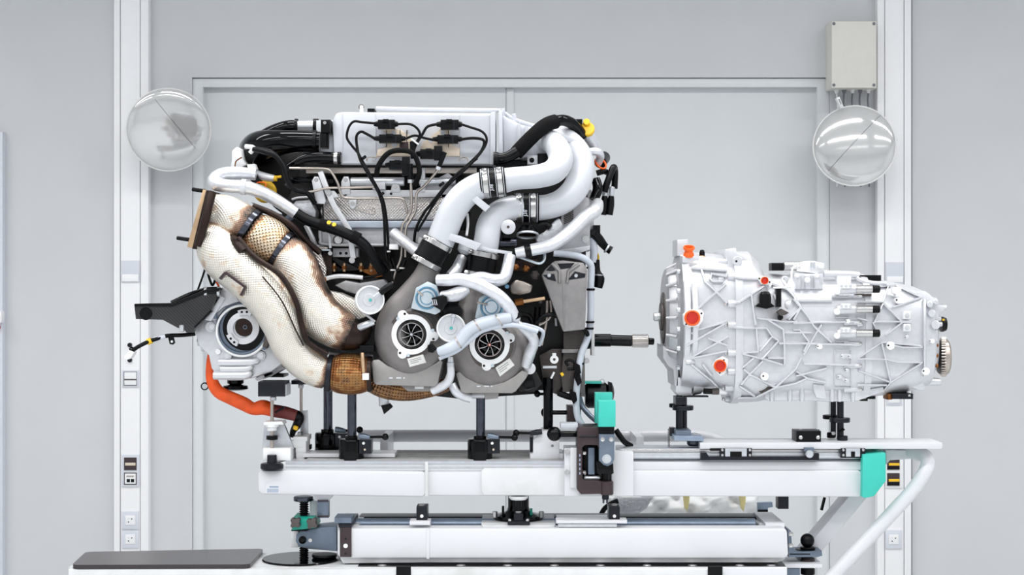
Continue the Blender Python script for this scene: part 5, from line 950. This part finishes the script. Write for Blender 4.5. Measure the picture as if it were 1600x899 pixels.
# front cover, flange, input spline
lathe('clutch_cover', (1060, 497, .1), (-1, 0, 0), [(0, -3), (103, -3), (103, 2), (92, 4), (84, 6), (81, 9), (79, 17), (76, 21), (70, 23), (0, 23)], 'cast_mid', gb, 56)
lathe('dark_rim', (1037.5, 497, .1), (-1, 0, 0), [(0, 0), (40, 0), (40, 2.4), (36, 3.4), (0, 3.4)], 'iron', gb, 56)
for a in range(18):
    t = 2*PI*a/18; yy, dd = math.sin(t), math.cos(t)
    if dd > -.2: tube('cover_rib', [(1058, 497+86*yy, .1+86*dd*.002, 2.8), (1048, 497+81*yy, .1+81*dd*.002, 2.4), (1041, 497+78*yy, .1+78*dd*.002, 2)], 'cast_mid', gb, n=8, sub=2)
cyl('input_hub', (1036, 495, .12), (1031, 495, .12), 22, 'iron', gb, 28); g_ = cyl('input_shaft', (1032, 495.5, .12), (1021, 495.5, .12), 6.5, 'alu', gb, 18)
for i in range(5): ring('spline_ring', (1022.5+i*2, 495.5, .12), (1, 0, 0), 7, 6, 1, 'steel', g_, 18, .2)
lathe('bell_flange', (1058, 499, .1), (1, 0, 0), [(0, 0), (105, 0), (107, 1.5), (107, 9), (105, 11), (0, 11)], 'cast', gb, 64)
lathe('bell_flange', (1070, 499, .1), (1, 0, 0), [(0, 0), (107, 0), (109, 1.5), (109, 8), (106, 10), (0, 10)], 'cast', gb, 64)
prism('top_lug', [(1058, 400), (1058, 374.5), (1075, 374), (1076, 400)], .18, .04, 'cast', gb, 1.2)
prism('bottom_lug', [(1057, 590), (1076, 590), (1082, 607), (1081, 617), (1062, 621), (1055, 612)], .2, .05, 'cast', gb, 1.5)
for y in (425, 455, 485, 515, 545, 575): 
    cyl('flange_bolt', (1057, y, .1+.002*math.sqrt(max(0, 100**2-(y-499)**2))), (1063, y, .1+.002*math.sqrt(max(0, 100**2-(y-499)**2))), 4, 'alu', gb, 6)
prism('step_plate', [(1036, 560), (1044, 572), (1052, 578), (1054, 604), (1060, 604), (1060, 556), (1036, 540)], .2, .0, 'cast_mid', gb, 1)
# seam flange between bell and main casing
SF = [(1135, 392, 629, 108), (1146, 392, 629, 108)]
loft('seam_flange', SF, 'cast', gb, ex=EX)
def flange_boss(x0, x1, y, r=5.5, par=None, end=True):
    d = surf((x0+x1)/2, y)
    tube('bolt_boss', [(x0, y, d, r), (x1-3, y, d, r), (x1, y, d, r*.6)], 'cast', gb, n=14, sub=2)
    if end: cyl('casing_bolt', (x0-1, y, d), (x0-5, y, d), r*.6, 'steel', gb, 6)
for y in (433, 475, 508, 552, 581): flange_boss(1137, 1160, y, 6.3)
for y in (607, 624): flange_boss(1133, 1158, y, 5)
for y, x1 in ((409, 1140), (436, 1132), (566, 1086)): flange_boss(1122 if y < 500 else 1072, x1, y, 4.6, end=False)
# top of the bell
prism('upper_boss', [(1132, 390), (1150, 387), (1152, 395), (1165, 398), (1176, 410), (1180, 426), (1140, 426), (1136, 404)], .26, .0, 'cast', gb, 2)
boss(1150.5, 408.5, 7.5, .02, 'cast')
cyl('sensor_base', (1097, 407, .22), (1097, 400, .22), 6, 'brass_flange', gb, 6); lathe('sensor', (1097, 401, .22), (0, -1, 0), [(0, 0), (4.4, 0), (4.4, 6), (3, 10), (0, 11)], 'plastic', gb, 14)
pl = lathe('orange_plug', (1076, 400, .24), (0, -.9, .35), [(0, 0), (8.5, 0), (8, 4), (6.5, 6), (6.5, 9), (9, 12), (8.8, 15), (7, 15), (5.5, 9), (0, 8)], 'orange_cap', gb, 24)
box('plug_seat', 1066, 400, 1092, 411, .25, .1, 'cast', gb, 1.5); box('slot_window', 1077, 411, 1090, 416, .262, .25, 'cast_mid', gb, .5)
# orange plugs on pads
def plug(x, y, r, pts, m='orange_cap', m2='red_cap', holes=()):
    d = surf(x, y)+.03; q = prism('plug_pad', pts, d, d-.09, 'white', gb, 1)
    lathe('orange_plug', (x, y, d), (0, 0, 1), [(r*.75, 0), (r, 0), (r, 3), (r*.88, 5), (r*.78, 4)], m, q, 28, closed=True)
    lathe('plug_face', (x, y, d), (0, 0, 1), [(0, 3.4), (r*.3, 3.2), (r*.8, 2.4), (r*.8, 0), (0, 0)], m2, q, 24)
    for hx, hy in holes: lathe('screw_hole', (hx, hy, d), (0, 0, 1), [(0, .2), (1.5, .2), (1.5, 0), (0, 0)], 'gunmetal', q, 10)
plug(1081.5, 497, 12.5, [(1068, 492), (1074, 484), (1096, 484), (1100, 490), (1098, 502), (1092, 510), (1076, 512), (1069, 508)], holes=((1096, 490), (1072, 507)))
plug(1194.5, 438.5, 6, [(1182, 434), (1188, 432), (1196, 432), (1206, 440), (1206, 444), (1199, 446), (1190, 445)], holes=((1186.5, 435.5), (1202.5, 441)))
plug(1125, 572, 10, [(1114, 572), (1120, 562), (1130, 557), (1138, 562), (1137, 572), (1132, 585), (1126, 588), (1120, 584)], 'orange_cap', 'red_cap', ((1131, 563), (1124.5, 583)))
# ribs: bell housing
RB = [[(1080, 419), (1136, 423)], [(1096, 421), (1102, 440), (1117, 454), (1136, 474)], [(1134, 444), (1118, 458), (1090, 483)], [(1090, 516), (1136, 503)], [(1072, 541), (1136, 504)],
 [(1072, 518), (1090, 524), (1088, 530), (1072, 537)], [(1082, 558), (1138, 526)], [(1106, 529), (1136, 540)], [(1082, 560), (1136, 549)], [(1080, 570), (1112, 596), (1122, 606)], [(1098, 570), (1112, 588)], [(1136, 432), (1112, 428), (1110, 436), (1114, 440), (1130, 440)]]
for r in RB: rib(r)
RM = [[(1146, 433), (1160, 435), (1184, 436)], [(1194, 447), (1158, 471)], [(1206, 444), (1230, 452), (1240, 462), (1252, 480), (1240, 500)], [(1158, 472), (1146, 475)], [(1174, 458), (1178, 490), (1181, 508)],
 [(1146, 512), (1182, 513), (1185, 550), (1160, 552)], [(1182, 513), (1198, 513), (1207, 526), (1187, 549)], [(1217, 533), (1190, 562)], [(1207, 526), (1217, 533)], [(1217, 537), (1278, 537)], [(1160, 553), (1186, 560), (1196, 562), (1222, 570)],
 [(1178, 560), (1160, 575)], [(1192, 565), (1172, 585), (1158, 602)], [(1162, 577), (1172, 586), (1212, 606)], [(1156, 604), (1180, 620)], [(1146, 622), (1180, 622), (1212, 606), (1243, 600), (1262, 591)], [(1212, 606), (1243, 578), (1252, 560)],
 [(1200, 500), (1224, 515), (1226, 540), (1226, 570)], [(1182, 497), (1226, 503)], [(1226, 503), (1245, 503)], [(1240, 467), (1262, 494), (1272, 510), (1284, 522)], [(1226, 520), (1268, 520)], [(1232, 500), (1252, 480)],
 [(1240, 516), (1250, 516), (1264, 534), (1256, 550)], [(1284, 507), (1276, 520), (1256, 555)], [(1272, 510), (1300, 536)], [(1240, 470), (1300, 470)], [(1240, 505), (1334, 503)], [(1250, 537), (1335, 539)], [(1256, 569), (1336, 571)],
 [(1244, 588), (1292, 576)], [(1244, 580), (1262, 592), (1290, 598)], [(1226, 560), (1200, 560)], [(1210, 460), (1214, 470)], [(1300, 463), (1334, 463)], [(1222, 436), (1240, 462)]]
for r in RM: rib(r)
RC = [[(1336, 450), (1388, 447), (1380, 472), (1340, 472)], [(1388, 447), (1400, 446), (1440, 465)], [(1440, 465), (1396, 480)], [(1380, 474), (1410, 504), (1424, 504)], [(1380, 474), (1366, 505)], [(1366, 503), (1424, 503)], [(1410, 504), (1384, 524)],
 [(1356, 501), (1340, 497)], [(1356, 506), (1340, 510)], [(1364, 504), (1372, 520)], [(1341, 560), (1378, 535), (1440, 541)], [(1340, 561), (1386, 562), (1402, 566), (1442, 567)], [(1378, 536), (1384, 562), (1392, 598)], [(1342, 580), (1392, 598)],
 [(1440, 568), (1392, 598), (1380, 612)], [(1340, 602), (1386, 602)], [(1398, 540), (1410, 543), (1442, 543)]]
for r in RC: rib(r, 3.6)
# joint flange of main and rear casing, cover strips
loft('joint_flange', [(1331, 427, 624, 98), (1341, 428, 623, 98)], 'cast', gb, ex=EX)
for y in (463, 505, 538, 572, 609): flange_boss(1318, 1346, y, 4.6, end=False); cyl('casing_bolt', (1341, y, surf(1340, y)+.004), (1347, y, surf(1340, y)+.004), 3, 'steel', gb, 6)
# solenoids
for y in (452, 483.5, 521):
    d = .31; s_ = cyl('solenoid', (1337, y, d), (1363, y, d), 6.2, 'steel', gb, 22, .6); cyl('solenoid_cap', (1363, y, d), (1374.5, y, d), 6, 'plastic', s_, 18); lathe('valve_pocket', (1337, y, d-.01), (-1, 0, 0), [(0, 0), (8, 0), (8, 24), (5, 29), (0, 30)], 'cast', gb, 20)
    cyl('valve_boss', (1308, y+4, d-.03), (1308, y+4, d+.012), 5, 'white', gb, 16); b_ = prism('link_pad', offs([(1315, y-5), (1329, y-5)], 8), d+.012, d-.02, 'white', gb, 1.2)
    for x in (1315, 1322, 1329): lathe('rivet', (x, y-5, d+.012), (0, 0, 1), [(0, 0), (2.6, 0), (2, 1), (0, 1)], 'cast', b_, 12)
    box('recess', 1335, y+7, 1362, y+11, .283, .25, 'iron', gb, .3)
    box('slot', 1305, y+11, 1326, y+14, .292, .27, 'cast_mid', gb, .4)
for x, y, r in ((1388, 540, 6.5), (1278, 541.5, 4.4), (1443, 580, 6), (1453, 533, 3.4), (1322, 502, 3.4), (1401, 469, 6.2), (1192.5, 588, 6.2)): boss(x, y, r, .02)
for y in (493, 512):
    q = pad([(1412, y-6), (1423, y-6), (1423, y+6), (1412, y+6)], .018, 'white', 'bolt_pad', 1.5); bolt(1417.5, y, surf(1417, y)+.018, 3, 'cast', q)
prism('tag_plate', [(1395, 448), (1409, 449), (1408, 459), (1403, 460), (1402, 464), (1400, 464), (1400, 460), (1395, 458)], .292, .26, 'white', gb, .5)
boss(1224.5, 437, 5.5, .015, 'cast'); boss(1321, 440.5, 2.4, .01, 'gunmetal', False); boss(1415, 527, 3, .01, 'cast')
pad([(1308, 432), (1330, 432), (1330, 448), (1308, 448)], .012, 'white', 'valve_plate', 1.2)
for r in ([(1314, 557), (1326, 557)], [(1308, 590), (1314, 590), (1322, 596)]): rib(r, 8, .008, 'oil_boss')
for x, y in ((1315, 557), (1326, 557), (1310, 589), (1321, 579), (1321, 595)): boss(x, y, 3.4, .014, 'cast')
rib([(1304, 547), (1330, 547), (1330, 606), (1304, 606), (1304, 547)], 1.8, .006, 'cover_outline')
# top valve unit
vu = box('valve_unit', 1242, 428, 1286, 452, .27, .1, 'cast', gb, 1.5)
for x in (1247, 1262, 1276): cyl('valve_tower', (x, 430, .275), (x, 452, .275), 5, 'cast', vu, 16, 1.5)
for x in (1245, 1276): bolt(x, 431, .285, 3, 'white', vu)
bolt(1261.5, 438, .29, 3.6, 'white', vu)
sn = cyl('top_solenoid', (1224, 416, .2), (1250, 416, .2), 7, 'steel', gb, 22); box('solenoid_plug', 1206, 411, 1225, 423, .23, .17, 'plastic', sn, 1); cyl('solenoid_end', (1250, 416, .2), (1262, 416, .2), 5, 'white', sn, 16)
prism('solenoid_bracket', [(1244, 424), (1250, 412), (1262, 408), (1272, 408), (1288, 412), (1287, 424), (1276, 428)], .21, .14, 'white', gb, 1); cyl('fitting', (1270, 420, .22), (1270, 409, .22), 4, 'alu', gb, 12); cyl('fitting', (1283, 420, .22), (1283, 411, .22), 4.5, 'white', gb, 12)
tube('vent_line', [(1208, 450, .31), (1228, 449, .31), (1236, 445, .31), (1237, 425, .29), (1241, 417, .27), (1250, 416, .25)], 'white', gb, r=1.6, n=8)
tube('cross_tube', [(1287, 428, .24, 5.5), (1330, 429, .24, 5.5), (1342, 431, .24, 5.5)], 'cast', gb, n=14, sub=2)
tube('rear_arm', [(1338, 434, .25, 3), (1352, 441, .25, 3), (1385, 443, .25, 3)], 'cast', gb, n=10, sub=3)
c_ = box('rear_connector', 1344, 430, 1377, 439, .22, .14, 'plastic', gb, .8); lathe('connector_clip', (1350, 434.5, .22), (0, 0, 1), [(0, 0), (2, 0), (1.6, 1), (0, 1)], 'white', c_, 10)
# dark valve on the casing
dv = lathe('black_valve', (1195.5, 479, .31), (0, -1, 0), [(0, 0), (9.4, 0), (9.4, 14), (8.6, 17), (8.6, 19), (6, 23), (0, 24)], 'plastic', gb, 22); prism('valve_foot', [(1180, 479), (1186, 474), (1205, 474), (1211, 479), (1198, 483)], .32, .28, 'plastic', dv, .6)
box('black_strip', 1213, 451, 1221, 480, .31, .28, 'plastic', gb, .8); prism('clip_metal', [(1215, 488), (1222, 483), (1233, 489), (1228, 492), (1220, 494)], .318, .29, 'iron', gb, .5); lathe('clip_knob', (1219, 496, .3), (0, 0, 1), [(0, 0), (4.5, 0), (4, 5), (0, 6)], 'plastic', gb, 14)
lathe('round_bulge', (1229, 478, .245), (0, 0, 1), [(0, 22), (5, 21.6), (9, 19), (12, 10), (12, 0), (0, 0)], 'cast', gb, 24)
# lower parts
prism('lower_recess', [(1186, 612), (1190, 594), (1205, 600), (1208, 606), (1190, 615)], .27, .2, 'iron', gb, .4)
lathe('drain_cylinder', (1200, 590, .22), (0, 0, 1), [(0, 0), (15, 0), (15, 24), (12, 28), (0, 28)], 'cast', gb, 24)
lathe('bell_bulge', (1082, 594, .18), (1, 0, 0), [(0, 0), (24, 0), (22, 12), (14, 22), (0, 26)], 'cast_mid', gb, 28)
cyl('lower_solenoid', (1099, 611.5, .24), (1113, 612, .24), 4.6, 'plastic', gb, 14); cyl('solenoid_nut', (1112, 612, .24), (1124, 612, .24), 5.4, 'iron', gb, 6); cyl('solenoid_seat', (1123, 612, .24), (1136, 612, .24), 5, 'white', gb, 14); strip('lower_strip', [(1068, 620), (1107, 620)], 2, .22, .18, 'gunmetal', gb, .2)
prism('sump', [(1196, 614), (1204, 612), (1300, 608), (1310, 610), (1336, 612), (1336, 628), (1290, 628), (1250, 626), (1200, 627), (1195, 622)], .25, .02, 'cast', gb, 2)
for x in (1206, 1234, 1253, 1300, 1312, 1333): tube('sump_rib', [(x, 608, .25, 3.6), (x, 620, .253, 4), (x, 627, .25, 3.6)], 'cast', gb, n=10, sub=2)
prism('sump_step', [(1270, 600), (1288, 602), (1292, 625), (1276, 622), (1272, 612)], .27, .2, 'cast', gb, 1.5)
prism('tail_ramp', [(1336, 612), (1380, 605), (1382, 612), (1364, 618), (1342, 626), (1336, 627)], .26, .05, 'cast', gb, 1.2); box('dark_foot', 1345, 622, 1356, 627, .2, .1, 'plastic', gb, .4); box('dark_foot', 1358, 619, 1368, 624, .2, .1, 'plastic', gb, .4)
c_ = box('lower_connector', 1394, 615.5, 1427, 624, .24, .16, 'gunmetal', gb, .8); box('connector_tongue', 1387, 616, 1394, 625, .23, .17, 'copper', c_, .4); box('connector_light', 1419, 617, 1423, 620, .243, .24, 'steel', c_, .2)
# tail: big dome, ports, output gear
tube('tail_column', [(1434, 472, .2, 11), (1434, 488, .225, 14), (1434, 512, .225, 14), (1436, 532, .2, 12)], 'cast', gb, n=18, sub=3)
for y0, y1, x in ((462, 595, 1446),): rib([(x-1, y0+6), (x-1, y1-6)], 5)
prism('top_stack', [(1434, 456), (1446, 455), (1456, 464), (1464, 466), (1467, 472), (1468, 478), (1476, 478), (1478, 484), (1468, 490), (1466, 500), (1450, 500), (1440, 480)], .24, .02, 'cast', gb, 1.5)
for x, y, r in ((1453, 476, 5), (1462, 472, 4), (1456, 490, 6), (1462, 508, 7)): cyl('tail_boss', (x, y, .23), (x, y, .262), r, 'cast', gb, 16)
for y, x1, r in ((481, 1479, 4), (498, 1470, 4.5), (507, 1472, 4)): cyl('tail_port', (1450, y, .2), (x1, y, .2), r, 'cast', gb, 14)
lathe('black_plug', (1470, 507, .17), (1, 0, 0), [(0, 0), (12, 0), (12, 3), (10, 8), (0, 9)], 'plastic', gb, 20); box('plug_sticker', 1473, 498.5, 1476, 501.5, .192, .18, 'yellow', gb, .2)
box('tail_block', 1452, 515, 1466, 534, .24, .05, 'cast', gb, 2); tube('lower_port', [(1444, 596, .16, 7), (1466, 597, .16, 6), (1470, 597, .16, 5)], 'cast', gb, n=16, sub=2)
prism('tail_foot', [(1420, 596), (1442, 590), (1446, 608), (1440, 611), (1425, 606)], .23, .06, 'cast', gb, 1.5)
og = thing_gear = lathe('output_flange', (1462, 558, .12), (1, 0, 0), [(0, 0), (14, 0), (20, 3), (26, 5), (26, 9), (22, 10), (0, 10)], 'iron', gb, 36)
gr = lathe('output_gear', (1469, 558, .12), (1, 0, 0), [(0, 0), (28, 0), (29, 1), (29, 8), (27, 11), (20, 12), (0, 12)], 'steel_line', gb, 40)
for i in range(40):
    t = 2*PI*i/40
    if math.cos(t) > -.15:
        cyl('gear_tooth', (1471, 558+29.6*math.sin(t), .12+.002*29.6*math.cos(t)), (1478, 558+29.6*math.sin(t), .12+.002*29.6*math.cos(t)), 1.5, 'steel_line', gr, 6, .3)
for y in (540, 556, 572): cyl('seal_ring', (1462, y, .19), (1466, y, .19), 3, 'copper', og, 12)
# gearbox posts
def gpost(x, top, bot, label, two):
    t = thing('gearbox_post', label, 'post', (x, bot, .2))
    for i, xx in enumerate(two): cyl('shaft', (xx, bot-6, .2-.04*i), (xx, top+(4 if i else 0), .2-.04*i), 5.2-.7*i, 'gunmetal', t, 18, .4)
    return t
g1 = gpost(1063, 618, 690, 'dark post with round discs under the front of the gearbox', (1061, 1069))
box('head_block', 1056, 621, 1073, 633, .23, .15, 'gunmetal', g1, .6); lathe('disc', (1058, 631, .16), (0, 1, 0), [(0, 0), (12, 0), (12.5, 1), (12.5, 5), (12, 6), (0, 6)], 'rubber', g1, 24); lathe('disc', (1067, 634, .2), (0, 1, 0), [(0, 0), (16, 0), (16.5, 1), (16.5, 6), (16, 7), (0, 7)], 'gunmetal', g1, 28)
box('foot_block', 1056, 673, 1080, 682, .26, .15, 'blue_steel', g1, .6); prism('foot_arm', [(1053, 681), (1096, 682), (1100, 684), (1099, 690), (1054, 689)], .265, .15, 'tray', g1, .8); lathe('foot_cup', (1084, 689, .21), (0, 1, 0), [(0, 0), (11, 0), (11, 5), (8, 8), (0, 8)], 'steel_dark', g1, 20); lathe('foot_nut', (1088, 682, .22), (0, -1, 0), [(0, 0), (7, 0), (7, 3), (0, 4)], 'steel', g1, 12)
box('side_clip', 1047, 669, 1055, 682, .2, .16, 'gunmetal', g1, .6)
for i in range(7): ring('chain_link', (1045, 672+i*4, .2), (.3, 0, 1), 1.9, 1.0, 1, 'iron', g1, 10, .2)
g2 = gpost(1308, 620, 688, 'dark double post with round discs under the rear of the gearbox', (1313, 1302))
lathe('disc', (1299, 649, .15), (0, 1, 0), [(0, 0), (13, 0), (13.5, 1), (13.5, 5), (13, 6), (0, 6)], 'rubber', g2, 24); lathe('disc', (1312, 653, .2), (0, 1, 0), [(0, 0), (15.5, 0), (16, 1), (16, 6), (15.5, 7), (0, 7)], 'gunmetal', g2, 28)
cyl('foot_collar', (1316, 688.5, .2), (1316, 681, .2), 8.5, 'gunmetal', g2, 20); cyl('foot_collar', (1299, 684.5, .16), (1299, 676, .16), 7, 'rubber', g2, 20); cyl('white_ring', (1314, 683, .2), (1314, 678, .2), 3.6, 'white', g2, 14); cyl('white_ring', (1302, 680, .17), (1302, 675, .17), 3.4, 'white', g2, 14); strip('wing_lever', [(1312, 677), (1320, 671)], 2.4, .23, .21, 'plastic', g2, .3)
